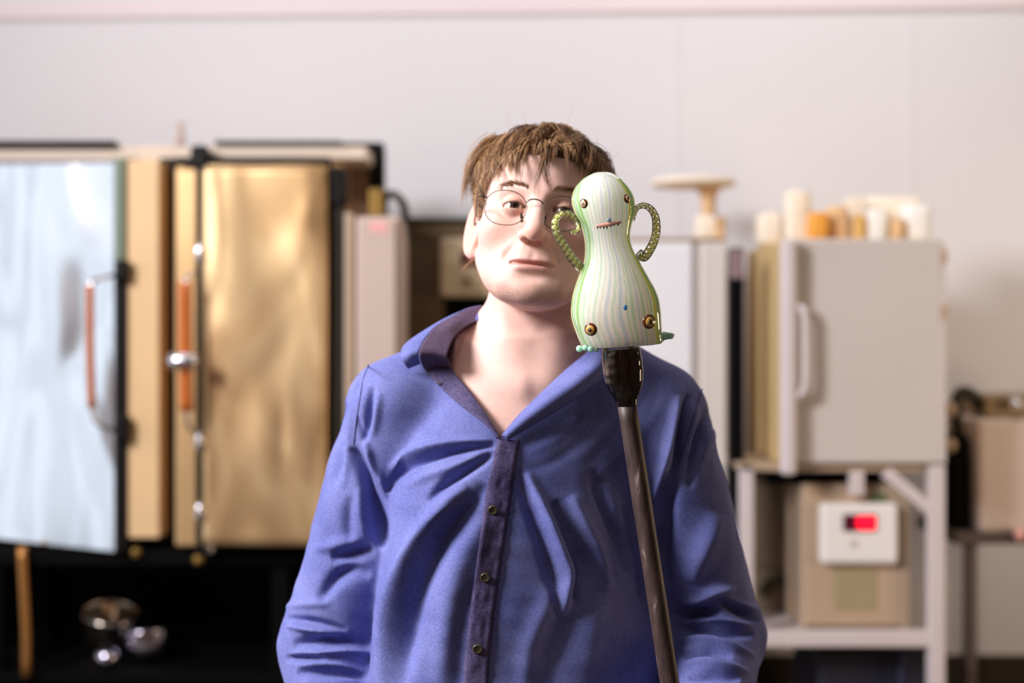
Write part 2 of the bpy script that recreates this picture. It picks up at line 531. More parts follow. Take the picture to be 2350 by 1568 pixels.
# ------------------------------------------------------------------ the second annealing oven
YO2 = 4.08
o2 = empty('annealing_oven', px(600, 1250, YO2), 'annealing oven with a closed door painted with golden reflections in a black frame', 'oven')
pbox('body', 404, 372, 786, 1252, YO2 + .04, .42, M_tan, o2)
pbox('front_strip', 402, 384, 452, 1254, YO2 + .0, .05, M_tan, o2)
pbox('hinge_post', 449, 332, 468, 1276, YO2 - .04, .045, M_black, o2)
pbox('hinge_post', 436, 334, 474, 384, YO2 - .05, .05, M_black, o2)
pbox('door_rail', 400, 360, 758, 379, YO2 - .03, .04, M_black, o2)
pbox('top_beam', 400, 336, 842, 366, YO2 + .02, .45, M_cream, o2)
pbox('top_rail', 490, 322, 786, 332, YO2 + .0, .035, M_black, o2)
pbox('top_rail', 786, 326, 880, 346, YO2 + .18, .04, M_black, o2)
pbox('corner_post', 846, 336, 882, 470, YO2 + .2, .05, M_black, o2)
pbox('side_panel', 786, 350, 850, 900, YO2 + .26, .2, M_grey, o2)
pbox('door_post', 754, 385, 792, 470, YO2 - .03, .07, M_black, o2)
pbox('door_post', 757, 468, 786, 1260, YO2 - .01, .06, M_hose, o2)
# door sheet, slightly dished
bm = bmesh.new()
A = px(469, 1250, YO2 - .025); B = px(752, 381, YO2 - .025)
rows = []
for j in range(41):
    r = []
    for i in range(25):
        s, t = i / 24, j / 40
        e = min(1, min(s, 1 - s) * 8) * min(1, min(t, 1 - t) * 8)
        dent = -0.012 * math.exp(-(((s - .5) / .16) ** 2 + ((t - .24) / .12) ** 2)) + 0.010 * math.exp(-(((s - .62) / .07) ** 2 + ((t - .28) / .10) ** 2))
        r.append(bm.verts.new((A[0] + (B[0] - A[0]) * s, A[1] + e * (0.004 * math.sin(7 * s + 5 * t) + dent), A[2] + (B[2] - A[2]) * t)))
    rows.append(r)
for j in range(40):
    for i in range(24):
        bm.faces.new((rows[j][i], rows[j][i + 1], rows[j + 1][i + 1], rows[j + 1][i]))
d2 = bm_obj('door', bm, M_steelR, o2, smooth=True)
sm = d2.modifiers.new('thick', 'SOLIDIFY'); sm.thickness = 0.02; sm.offset = -1
h2 = handle(424, 648, 945, YO2 - .03, d2, 456, 0.019)
V, F = lathe_np([(0.001, -.028), (.022, -.028), (.026, -.01), (.026, .01), (.022, .028), (.001, .028)], (0, 0, 0), 16)
V = V[:, [2, 1, 0]] * np.array([1.4, 1, .9]) + np.array(px(420, 828, YO2 - .14))
mesh_np('clamp', V, F, M_chrome, h2)
for v in (582, 1015, 1178):
    V, F = ellipsoid_np(px(458, v, YO2 - .05), (.014, .012, .03))
    mesh_np('hinge', V, F, M_chrome, d2)
for v in (705, 945):
    pbox('hinge_strap', 470, v - 14, 528, v + 14, YO2 - .037, .012, M_boxtan, d2, 0.003)
# thin upright rod on the oven tops
rod = tube('vent_rod', [px(414, 282, YO + .2), px(414, 340, YO + .2)], 0.013, M_grey, None, 10)
thing(rod, 'thin pale upright rod on top between the two ovens', 'rod')

# ------------------------------------------------------------------ black stand below the ovens
YS = 4.12
st = empty('oven_stand', (px(300, 0, YS)[0], YS + .2, 0), 'black steel stand with shelves under the two ovens', 'stand')
zt = px(0, 1262, YS)[2]
wbox('back_panel', px(-260, 0, YS)[0], px(800, 0, YS)[0], YS + .50, YS + .53, 0.0, zt, M_near_black, st)
pbox('top_frame', -260, 1262, 800, 1300, YS, .5, M_near_black, st)
zs = px(0, 1545, YS)[2]
wbox('shelf', px(-260, 0, YS)[0], px(800, 0, YS)[0], YS, YS + .5, zs - .03, zs, M_near_black, st)
for u in (-20, 640):
    X = px(u, 0, YS)[0]
    wbox('leg', X - .025, X + .025, YS + .02, YS + .07, 0, zt - .02, M_near_black, st, 0.004)
for u in (-20, 640):
    X = px(u, 0, YS)[0]
    wbox('leg', X - .025, X + .025, YS + .44, YS + .49, 0, zt - .02, M_near_black, st, 0.004)
wbox('cross_rail', px(80, 0, YS)[0], px(800, 0, YS)[0], YS + .20, YS + .24, px(0, 1330, YS)[2] - .02, px(0, 1330, YS)[2] + .01, M_near_black, st)
cp = tube('copper_pipe', [px(50, 1255, YS - .03), px(54, 1330, YS - .03), px(60, 1452, YS - .03), px(60, 1452, YS - .03)[:2] + (zs,)], 0.013, M_copper, None, 12, 10)
thing(cp, 'dull copper coloured pipe standing under the silver oven door', 'pipe')
# shiny bowls on the low shelf
def bowl(name, u, v, w, h, Y, tilt, m, label):
    r = w / 2 * Y / FPX; hh = h * Y / FPX
    prof = [(1e-3, 0), (r * .55, hh * .04), (r * .85, hh * .35), (r, hh), (r * .96, hh), (r * .8, hh * .38), (r * .5, hh * .1), (1e-3, hh * .06)]
    prof = catmull(np.array(prof), 40)
    V, F = lathe_np(prof, (0, 0, 0), 36)
    R = np.array(Matrix.Rotation(tilt, 3, 'X') @ Matrix.Rotation(tilt * .6, 3, 'Y'))
    V = V @ R.T
    c = px(u, v, Y); V = V - np.array([0, 0, V[:, 2].min()]) + np.array([c[0], c[1], zs])
    o = mesh_np(name, V, F, m)
    thing(o, label, 'bowl', 'shiny bowls on the low black shelf')
    return o
M_bowl1 = mat('warm_polished_metal', (236, 222, 206), 0.16, metal=1.0, bump=0.1, bscale=14)
M_bowl2 = mat('cool_polished_metal', (226, 222, 240), 0.14, metal=1.0, bump=0.1, bscale=14)
bowl('metal_bowl', 246, 1500, 128, 96, YS + .26, 0.25, M_bowl1, 'tall warm toned shiny metal bowl on the low black shelf')
bowl('metal_bowl', 338, 1500, 110, 64, YS + .14, -0.2, M_bowl2, 'low wide cool toned shiny metal bowl on the low black shelf')
# small shiny ball float in front
V, F = ellipsoid_np(px(246, 0, YS + .06)[:2] + (zs + .032,), (.036, .036, .032))
bl = mesh_np('metal_ball', V, F, M_bowl2); thing(bl, 'small violet tinted polished metal ball before the tall bowl', 'ball')
V, F = lathe_np(catmull(np.array([(1e-3, 0), (.02, 0), (.024, .012), (.02, .03), (1e-3, .034)]), 14), px(484, 0, YS + .03)[:2] + (px(0, 1300, YS)[2] + .042,), 18)
V[:, 1] -= .05
kn = mesh_np('knob', V, F, M_chrome, st)
for u, v in ((455, 1285), (312, 1268)):
    V, F = ellipsoid_np(px(u, v, YS - .012), (.016, .014, .016)); mesh_np('bolt', V, F, M_brass, st)

# ------------------------------------------------------------------ grey cabinet beside the ovens
YC = 4.0
gc = empty('metal_cabinet', (px(868, 0, YC)[0], YC + .2, 0), 'narrow pinkish grey metal cabinet with a pink sticker', 'cabinet')
a = px(816, 0, YC)[0]; b = px(918, 0, YC)[0]
wbox('body', a, b, YC + .01, YC + .3, 0.0, px(0, 496, YC)[2], M_grey, gc, 0.008)
wbox('front_panel', a + .008, b - .012, YC - .004, YC + .012, 0.1, px(0, 504, YC)[2], M_grey, gc, 0.004)
pbox('sticker', 848, 508, 890, 534, YC - .006, .003, M_pink, gc, 0)
pbox('side_channel', 790, 488, 812, 1250, YC + .03, .08, M_boxtan, gc)
cb = tube('cable', [px(880, 500, YC + .15), px(884, 455, YC + .15), px(902, 446, YC + .12), px(924, 466, YC + .12), px(930, 500, YC + .2), px(930, 560, YC + .32)], 0.012, M_hose, None, 10, 40)
thing(cb, 'dark looped cable rising behind the grey cabinet', 'cable')
jb = pbox('junction_box', 846, 432, 880, 497, YC + .10, .12, M_brass, None); thing(jb, 'small brown junction box on top of the grey cabinet', 'box')

# ------------------------------------------------------------------ olive switch cabinet with controller behind the man's shoulder
YE = 4.45
ec = empty('switch_cabinet', (px(1080, 0, YE)[0], YE + .15, 0), 'dark olive switch cabinet between the grey cabinet and the man', 'cabinet')
wbox('body', px(920, 0, YE)[0], px(1300, 0, YE)[0], YE, YE + .4, 0.0, px(0, 508, YE)[2], M_olive, ec, 0.006)
pbox('top_lip', 916, 499, 1304, 511, YE - .02, .42, M_hose, ec, 0.004)
pbox('recess_shade', 1022, 682, 1300, 760, YE - .004, .01, M_near_black, ec, 0)  # flat black plate; the hollow's shade is put into its colour
ctl = empty('controller_box', px(1060, 612, YE - .03), 'beige wall controller box with a dark maroon display window', 'controller')
pbox('case', 1010, 546, 1180, 682, YE - .07, .069, M_beige, ctl, 0.012)
pbox('display', 1056, 578, 1120, 612, YE - .073, .006, M_maroon, ctl, 0.002)
pbox('button', 1062, 640, 1080, 652, YE - .075, .008, M_olive, ctl, 0.002)

# ------------------------------------------------------------------ white oven right of the man
YW = 4.25
wo = empty('white_oven', (px(1560, 0, YW)[0], YW + .2, 0), 'white cabinet oven just behind the glass figure', 'oven')
wbox('body', px(1380, 0, YW)[0], px(1668, 0, YW)[0], YW + .02, YW + .5, 0.0, px(0, 549, YW)[2], M_white2, wo, 0.006)
pbox('door', 1384, 556, 1592, 1250, YW - .01, .03, M_white, wo, 0.01)
pbox('trim_strip', 1592, 558, 1604, 1250, YW + .005, .02, M_kiln, wo, 0.002)
pbox('door_frame', 1606, 556, 1668, 1250, YW - .004, .03, M_white2, wo, 0.008)
pbox('top_lip', 1384, 545, 1668, 553, YW - .0, .4, M_boxtan, wo, 0.003)

# ------------------------------------------------------------------ the box kiln on its white frame
YK = 3.95
k = empty('box_kiln', px(1960, 1070, YK), 'grey box kiln with a white latch bar on a white frame', 'kiln')
xa = px(1797, 0, YK)[0]; xb = px(2166, 0, YK)[0]; zt = px(0, 546, YK)[2]; zb = px(0, 1068, YK)[2]
wbox('body', xa, xb, YK + .03, YK + .62, zb, zt, M_kilnside, k, 0.008)
wbox('front_panel', xa + .01, xb - .004, YK - .005, YK + .034, zb + .004, zt - .002, M_kiln, k, 0.008)
pbox('latch_bar', 1795, 546, 1829, 1092, YK - .06, .045, M_frame, k, 0.012)
tube('handle', [px(1828, 706, YK - .04), px(1846, 716, YK - .05), px(1849, 800, YK - .05), px(1847, 890, YK - .05), px(1829, 912, YK - .04)], 0.010, M_frame, k, 10, 40)
for v in (588, 716):
    pbox('hinge', 2160, v - 16, 2176, v + 16, YK - .012, .03, M_boxtan, k, 0.003)
pbox('hinge_rod', 2162, 560, 2172, 1064, YK - .006, .02, M_kiln, k, 0.003)
# dark of the gap put in as a black channel beside it
ch = empty('dark_gap_strip', (px(1690, 0, YK + .4)[0], YK + .45, 0), 'black upright channel standing in for the dark gap between white oven and box kiln', 'strip')
wbox('strip', px(1676, 0, 4.1)[0], px(1708, 0, 4.1)[0], 4.1, 4.16, 0, px(0, 568, 4.1)[2], M_near_black, ch, 0.004)
pbox('cover', 1677, 572, 1707, 640, 4.088, .02, mat('mauve_grey', (146, 122, 126), 0.5), ch, 0.004)

kf = empty('kiln_frame', (px(1960, 0, YK)[0], YK + .3, 0), 'white painted steel frame carrying the box kiln', 'frame')
def post(u0, u1, v0, Y, dep=.04, name='leg'):
    a = px(u0, 0, Y)[0]; b = px(u1, 0, Y)[0]
    return wbox(name, a, b, Y, Y + dep, 0.0, px(0, v0, Y)[2], M_frame, kf, 0.004)
post(2134, 2170, 1068, YK)
post(1700, 1730, 1068, YK + .02)
for xl in (px(2134, 0, YK)[0], px(1700, 0, YK + .02)[0] + .012):
    wbox('leg', xl, xl + .04, YK + .55, YK + .59, 0.0, px(0, 1084, YK + .02)[2], M_frame, kf, 0.004)
zsh = px(0, 1450, YK + .07)[2]
wbox('shelf', px(1740, 0, YK)[0], px(2134, 0, YK)[0], YK + .045, YK + .55, zsh - .012, zsh - .001, M_frame, kf, 0.002)
pbox('rail', 1728, 1450, 2136, 1486, YK + .005, .04, M_frame, kf, 0.004)
wbox('rail', px(1740, 0, YK)[0], px(2134, 0, YK)[0], YK + .555, YK + .585, zsh - .045, zsh - .005, M_frame, kf, 0.004)
pbox('top_rail', 1700, 1068, 2168, 1082, YK + .02, .56, M_boxtan, kf, 0.003)
bar('brace', px(2032, 1084, YK + .02), px(2142, 1176, YK + .02), .034, M_frame, kf)
pbox('hanger', 1952, 1080, 1984, 1138, YK + .02, .03, M_frame, kf, 0.003)
pbox('crossbar', 1760, 1086, 2040, 1112, YK + .12, .04, M_near_black, kf, 0.003)

# ------------------------------------------------------------------ control unit on the frame
cu = empty('control_unit', px(1965, 1450, YK + .06), 'tan control unit with white face and glowing red display under the kiln', 'controller')
pbox('case', 1844, 1112, 2092, 1450, YK + .07, .30, M_boxtan, cu, 0.008)
pbox('face_panel', 1885, 1156, 2062, 1296, YK + .035, .037, M_pale, cu, 0.012)
dsp = pbox('display', 1936, 1181, 2012, 1220, YK + .030, .01, M_disp, cu, 0.002)
def seg7(u, v, w, h, on, Y, parent):
    t = 2.6
    S = {'a': (0, 0, w, t), 'd': (0, h - t, w, h), 'g': (0, h / 2 - t / 2, w, h / 2 + t / 2), 'f': (0, 0, t, h / 2), 'e': (0, h / 2, t, h),
         'b': (w - t, 0, w, h / 2), 'c': (w - t, h / 2, w, h)}
    bm = bmesh.new()
    for s in on:
        a = px(u + S[s][0], v + S[s][3], Y); b = px(u + S[s][2], v + S[s][1], Y)
        add_box(bm, a[0], b[0], Y, Y + .002, a[2], b[2])
    return bm_obj('digit', bm, M_led, parent)
pbox('lit_window', 1966, 1185, 2009, 1216, YK + .0285, .003, mat('red_glow', (235, 10, 45), 0.4, emit=0.9), dsp, 0)
for i, u in enumerate((1970, 1984, 1997)):
    seg7(u, 1190, 9, 22, 'abcdefg' if i else 'bcfg', YK + .0265, dsp)
pbox('green_tag', 1996, 1134, 2032, 1150, YK + .064, .004, mat('green_tag', (96, 122, 70), 0.6), cu, 0)
pbox('access_plate', 1916, 1306, 2010, 1400, YK + .066, .005, mat('olive_plate', (164, 150, 118), 0.5), cu, 0.002)
pbox('button', 1952, 1238, 1966, 1256, YK + .031, .006, M_kiln, cu, 0.002)
pbox('base_lip', 1850, 1436, 2060, 1450, YK + .062, .012, M_panel, cu, 0.002)

# dull panel unit to the left of it, and its round vent
pu = empty('panel_unit', px(1770, 1450, YK + .4), 'dull taupe sheet metal unit under the kiln behind the sleeve', 'cabinet')
a = px(1722, 0, YK + .35)[0]; b = px(1838, 0, YK + .35)[0]
wbox('body', a, b, YK + .35, YK + .53, zsh, px(0, 1086, YK + .35)[2], M_panel, pu, 0.006)
pbox('cover_plate', 1716, 1096, 1822, 1300, YK + .34, .012, M_panel, pu, 0.004)
pbox('corner_strip', 1824, 1150, 1842, 1450, YK + .33, .02, M_bluebin, pu, 0.002)
P = [px(1750 + 45 * (1 - math.cos(t)), 1365 - 32 * math.sin(t), YK + .33) for t in np.linspace(0, math.pi, 14)]
tube('vent_hood', P, 0.014, M_hose, pu, 8, 30)
pbox('vent_shade', 1754, 1430, 1836, 1452, YK + .335, .012, M_near_black, pu, 0.002)  # shade inside the vent, painted by this black plate
bn = empty('storage_bin', (px(1990, 0, YK + .2)[0], YK + .3, 0), 'very dark blue bin on the floor beneath the kiln frame', 'bin')
a = px(1880, 0, YK + .12)[0]; b = px(2128, 0, YK + .12)[0]
wbox('body', a, b, YK + .12, YK + .5, 0.0, px(0, 1496, YK + .12)[2], M_bluebin, bn, 0.01)
wbox('rim', a - .01, b + .01, YK + .11, YK + .51, px(0, 1500, YK + .12)[2], px(0, 1490, YK + .12)[2], M_bluebin, bn, 0.004)
wbox('corner_rib', px(2066, 0, YK + .1)[0], px(2078, 0, YK + .1)[0], YK + .108, YK + .125, 0.02, px(0, 1500, YK + .12)[2], mat('blue_rib', (58, 56, 84), 0.5), bn, 0.002)
bar_o = bar('strut', px(1868, 1488, YK + .3), px(1898, 1640, YK + .3), .016, M_boxtan, kf)

# ------------------------------------------------------------------ things on top of the kilns
zt_k = zt
def lump(name, u0, u1, v0, Y, m, label, cat, zbase, rnd=0.35, seed=0, dep=None, group=None):
    """soft worn block, upright"""
    a = px(u0, 0, Y)[0]; b = px(u1, 0, Y)[0]; top = px(0, v0, Y)[2]
    rs = random.Random(seed)
    bm = bmesh.new(); d = dep or (b - a)
    add_box(bm, a, b, Y, Y + d, zbase, top, min(b - a, top - zbase, d) * rnd * .5, 3)
    for v in bm.verts:
        t = (v.co.z - zbase) / max(1e-4, top - zbase)
        v.co.x += t * rs.uniform(-.004, .004); v.co.z += t * rs.uniform(-.004, .003)
        v.co.y += rs.uniform(-.003, .003) * t
    o = bm_obj(name, bm, m, None, smooth=True)
    thing(o, label, cat, group); return o
YT = YK + .12
zk = zt_k - 0.0
lump('fibre_block', 1808, 1862, 436, YT + .06, M_fibre, 'tallest cream fibre block on the box kiln', 'block', zk, .5, 1)
lump('amber_block', 1861, 1902, 486, YT + .03, M_amber, 'bright amber block on the kiln beside the tallest cream block', 'block', zk, .4, 2)
lump('firebrick', 1902, 1946, 474, YT + .07, M_peach, 'peach firebrick right of the amber block on the kiln', 'brick', zk, .3, 3)
lump('fibre_block', 1946, 1990, 452, YT + .16, M_fibre, 'cream fibre block standing right of the peach firebrick', 'block', zk, .4, 4, .06)
lump('amber_block', 1962, 1986, 494, YT + .03, mat('light_amber', (236, 190, 116), 0.6), 'small light amber block on the kiln, middle of the row', 'block', zk, .4, 5)
lump('fibre_block', 1996, 2040, 478, YT + .03, M_fibrew, 'low bright white fibre block in the middle of the row', 'block', zk, .5, 6)
lump('fibre_slab', 1980, 2110, 450, YT + .26, M_fibre, 'wide cream fibre slab at the back of the kiln top', 'slab', zk, .3, 7, .07)
lump('firebrick', 2042, 2074, 500, YT + .04, M_peach, 'small peach firebrick before the wide cream slab', 'brick', zk, .3, 8)
lump('fibre_block', 2076, 2142, 468, YT + .06, M_fibrew, 'big white fibre block at the outer end of the kiln top', 'block', zk, .5, 9)
# low shelf-top row left of the latch bar
lump('fibre_block', 1744, 1800, 486, YK + .30, M_fibre, 'cream fibre block at the inner back of the kiln top', 'block', zk, .5, 10, .1) 
zw = px(0, 545, YW)[2]
lump('fibre_block', 1600, 1645, 492, YW + .06, M_fibre, 'pale fibre block under the cake stand on the white oven', 'block', zw, .4, 12)
lump('firebrick', 1644, 1664, 498, YW + .05, M_peach, 'slim peach firebrick at the white oven edge', 'brick', zw, .3, 13)
YT2 = YW + .1
# T shaped stand on the white oven: thin round plate on a stem
ts = empty('plate_stand', (px(1620, 0, YT2)[0], YT2 + .12, zw), 'pale T shaped stand with a thin round top on the white oven', 'stand')
cc = (px(1606, 0, YT2)[0], YT2 + .16, 0)
def zz(v): return px(0, v, YT2 + .16)[2]
V, F = lathe_np(catmull(np.array([(1e-3, zz(412)), (.11, zz(412)), (.132, zz(416)), (.134, zz(423)), (.12, zz(428)), (1e-3, zz(428))]), 40), cc, 40)
mesh_np('top_plate', V, F, M_fibre, ts)
cc2 = (px(1626, 0, YT2 + .16)[0], YT2 + .16, 0)
V, F = lathe_np(catmull(np.array([(1e-3, zw), (.045, zw), (.034, zz(530)), (.025, zz(500)), (.024, zz(460)), (.034, zz(438)), (.046, zz(428)), (1e-3, zz(428))]), 40), cc2, 24)
mesh_np('stem', V, F, M_peach, ts)

# ------------------------------------------------------------------ far right corner
YR = 4.2
gs = empty('machine_stand', (px(2300, 0, YR)[0], YR + .15, 0), 'dark grey stand table at the picture edge under the white machine', 'table')
pbox('top', 2192, 1222, 2560, 1250, YR, .4, M_greystand, gs, 0.004)
for u in (2224, 2520):
    a = px(u, 0, YR)[0]; b = px(u + 24, 0, YR)[0]
    wbox('leg', a, b, YR + .02, YR + .06, 0, px(0, 1240, YR)[2], M_greystand, gs, 0.003)
    wbox('leg', a, b, YR + .34, YR + .38, 0, px(0, 1240, YR)[2], M_greystand, gs, 0.003)
mc = empty('machine_box', px(2400, 1222, YR + .03), 'pinkish white machine box cut by the picture edge', 'machine')
pbox('case', 2246, 962, 2560, 1222, YR + .02, .34, M_whitebox, mc, 0.012)
pbox('lid', 2262, 908, 2560, 960, YR + .06, .28, mat('taupe_lid', (150, 128, 96), 0.5), mc, 0.008)
V, F = ellipsoid_np(px(2330, 928, YR + .03), (.02, .03, .019)); mesh_np('knob', V, F, M_chrome, mc)
V, F = ellipsoid_np(px(2340, 1228, YR - .012), (.017, .014, .019)); mesh_np('foot', V, F, M_pink, mc)
mo = empty('blower_motor', (px(2215, 0, YR + .1)[0], YR + .2, px(0, 1222, YR)[2]), 'black blower motor with hose between kiln and white machine', 'motor')
pbox('housing', 2184, 1000, 2230, 1222, YR + .06, .25, M_near_black, mo, 0.02)
tube('hose', [px(2200, 1010, YR + .1), px(2194, 940, YR + .1), px(2206, 902, YR + .1), px(2236, 912, YR + .1), px(2256, 940, YR + .12), px(2290, 944, YR + .14)], 0.02, M_hose, mo, 12, 40)
for v in (880 + 60, 1022):
    V, F = ellipsoid_np(px(2182, v, YR + .04), (.016, .02, .022)); mesh_np('fitting', V, F, M_boxtan, mo)

# ------------------------------------------------------------------ the man: skin, one continuous body
H0 = np.array([0.038, 1.85, 1.653])           # between the ears, at eye level
HS = 1.03
def rotm(yaw, pitch, roll):
    return np.array(Matrix.Rotation(yaw, 3, 'Z') @ Matrix.Rotation(pitch, 3, 'X') @ Matrix.Rotation(roll, 3, 'Y'))
HR = rotm(math.radians(-3.0), math.radians(-10.0), math.radians(6.5))
def to_local(p):
    d = [(p[i] - H0[i]).astype(f32) if hasattr(p[i], 'astype') else p[i] - H0[i] for i in range(3)]
    return [(HR[0, i] * d[0] + HR[1, i] * d[1] + HR[2, i] * d[2]) / HS for i in range(3)]
def to_world(P):
    return (np.asarray(P) * HS) @ HR.T + H0

EYE = (0.0305, -0.0745, -0.0025)
ER = 0.0125
def head_sdf(q):
    x, y, z = q
    ax = np.abs(x)
    s = (ax, y, z)
    d = sd_ell(q, (0, 0.012, 0.030), (0.0765, 0.098, 0.075))           # cranium
    d = smin(d, sd_ell(q, (0, -0.036, 0.030), (0.064, 0.055, 0.052)), 0.02)    # forehead
    d = smin(d, sd_ell(q, (0, -0.024, -0.032), (0.0735, 0.062, 0.070)), 0.025)   # mid face
    d = smin(d, sd_ell(q, (0, -0.034, -0.076), (0.056, 0.052, 0.042)), 0.02)   # jaw
    d = smin(d, sd_cap(s, (0.0595, 0.002, -0.055), (0.027, -0.062, -0.098), 0.016, 0.015), 0.022)  # jaw line
    d = smin(d, sd_ell(q, (0, -0.071, -0.103), (0.022, 0.018, 0.0165)), 0.016)  # chin
    d = smin(d, sd_ell(s, (0.049, -0.053, -0.026), (0.021, 0.022, 0.020)), 0.018)  # cheek bones
    d = smin(d, sd_ell(q, (0, -0.068, -0.066), (0.028, 0.023, 0.026)), 0.014)  # muzzle
    d = smin(d, sd_cap(s, (0.006, -0.083, 0.016), (0.044, -0.071, 0.020), 0.0085, 0.007), 0.014)  # brow
    # eye sockets
    d = smax(d, -sd_ell(s, (0.031, -0.094, -0.0025), (0.020, 0.0145, 0.0130)), 0.012)
    # nose
    nb = sd_cap(q, (0, -0.083, 0.008), (0, -0.1085, -0.034), 0.0078, 0.0108)
    d = smin(d, nb, 0.011)
    d = smin(d, sd_sph(q, (0, -0.1105, -0.038), 0.0118), 0.007)
    d = smin(d, sd_ell(s, (0.0132, -0.097, -0.0415), (0.0085, 0.0105, 0.0082)), 0.006)
    d = smax(d, -sd_ell(s, (0.0078, -0.1015, -0.0505), (0.0046, 0.0072, 0.0062)), 0.003)
    # lips
    zc = -0.0725 - 0.0012 * np.cos(x * 160)
    d = smin(d, sd_ell(q, (0, -0.0865, -0.0685), (0.022, 0.0068, 0.0042)), 0.005)
    d = smin(d, sd_ell(q, (0, -0.0865, -0.0785), (0.020, 0.0074, 0.0056)), 0.005)
    ml = np.sqrt(((z + 0.0728 - 0.06 * ax * ax / 0.02 * 0.0 + 0.0)) ** 2 + np.maximum(0, ax - 0.025) ** 2 + np.maximum(0, y + 0.088 - 2.6 * ax * ax * 10 * 0.28) ** 2) - 0.0019
    d = smax(d, -ml, 0.002)
    # philtrum, fold beside the mouth, under lip
    d = smax(d, -sd_cap(q, (0, -0.0985, -0.054), (0, -0.0965, -0.064), 0.003), 0.005)
    d = smax(d, -sd_cap(s, (0.0195, -0.094, -0.044), (0.0335, -0.079, -0.064), 0.0032), 0.007)
    d = smax(d, -sd_ell(q, (0, -0.0925, -0.0885), (0.018, 0.006, 0.0042)), 0.008)
    # lids round the eyeball
    ball = sd_sph(s, EYE, ER + 0.0020)
    ex = (ax - EYE[0]) / 0.0150
    up = 0.0040 * (1 - ex ** 2) - 0.0004
    lo = -0.0036 * (1 - ex ** 2) - 0.0004
    slit = np.maximum(np.maximum(z - EYE[2] - up, lo - z + EYE[2]), np.maximum(y + 0.070, np.abs(ax - EYE[0]) - 0.0145))
    lids = smax(ball, -slit, 0.0012)
    lids = np.maximum(lids, -sd_sph(s, EYE, ER - 0.0005))
    keep = sd_sph(s, EYE, ER - 0.0004)
    d = smin(d, lids, 0.0035)
    d = np.maximum(d, -np.maximum(slit, sd_sph(s, EYE, ER + 0.004)))
    d = np.maximum(d, -keep)
    # ears
    ca, sa = math.cos(0.55), math.sin(0.55)
    ex_, ey_ = ax - 0.0825, y - 0.012
    ez_ = z + 0.016
    tx = ca * ex_ - sa * ey_; ty = sa * ex_ + ca * ey_      # ear plane stands off the head
    # tilt backwards a little
    tz = 0.98 * ez_ - 0.17 * ty; ty = 0.98 * ty + 0.17 * ez_
    e = sd_ell((tx, ty, tz), (0, 0, 0), (0.0075, 0.0185, 0.033))
    rim = np.sqrt((np.sqrt((ty / 0.0165) ** 2 + ((tz - 0.002) / 0.029) ** 2) - 1) ** 2 * 0.0165 ** 2 + (tx - 0.004) ** 2) - 0.0036
    e = smin(e, rim, 0.003)
    e = smax(e, -sd_ell((tx, ty, tz), (0.009, -0.002, 0.004), (0.0075, 0.0095, 0.019)), 0.004)
    e = smin(e, sd_ell((tx, ty, tz), (0.001, -0.006, -0.026), (0.006, 0.009, 0.010)), 0.004)
    d = smin(d, e, 0.006)
    return d

SH_L, SH_R = (-0.150, 1.868, 1.405), (0.192, 1.900, 1.400)
EL_L, EL_R = (-0.237, 1.880, 1.095), (0.275, 1.905, 1.105)
WR_L, WR_R = (-0.195, 1.735, 0.890), (0.226, 1.690, 0.985)
def torso_sdf(p, off=0.0):
    """clothed trunk and arms, shrunk by off"""
    x, y, z = p
    zk = [0.80, 0.95, 1.08, 1.20, 1.30, 1.38, 1.45, 1.52]
    A = np.interp(z, zk, [0.196, 0.202, 0.200, 0.188, 0.178, 0.160, 0.125, 0.08]).astype(f32)
    B = np.interp(z, zk, [0.130, 0.148, 0.152, 0.140, 0.126, 0.108, 0.085, 0.06]).astype(f32)
    C = np.interp(z, zk, [1.865, 1.862, 1.862, 1.866, 1.868, 1.876, 1.885, 1.892]).astype(f32)
    C = C + (x - 0.0) * np.interp(z, [0.8, 0.9, 1.30, 1.46], [0.05, 0.32, 0.31, 0.10]).astype(f32)
    xx = np.abs((x - 0.022) / A); yy = np.abs((y - C) / B)
    r = (xx ** 2.2 + yy ** 2.2) ** (1 / 2.2)
    d = (r - 1) * np.minimum(A, B)
    d = np.maximum(d, z - 1.50)
    d = smin(d, sd_cap(p, (-0.035, 1.893, 1.492), (-0.150, 1.874, 1.418), 0.050, 0.058), 0.03)
    d = smin(d, sd_cap(p, (0.085, 1.893, 1.487), (0.192, 1.900, 1.412), 0.050, 0.060), 0.03)
    al = sd_cap(p, SH_L, EL_L, 0.071, 0.068)
    al = smin(al, sd_cap(p, EL_L, WR_L, 0.068, 0.048), 0.02)
    ar = sd_cap(p, SH_R, EL_R, 0.070, 0.061)
    ar = smin(ar, sd_cap(p, EL_R, WR_R, 0.061, 0.042), 0.02)
    d = smin(d, al, 0.014)
    d = smin(d, ar, 0.014)
    return d + off

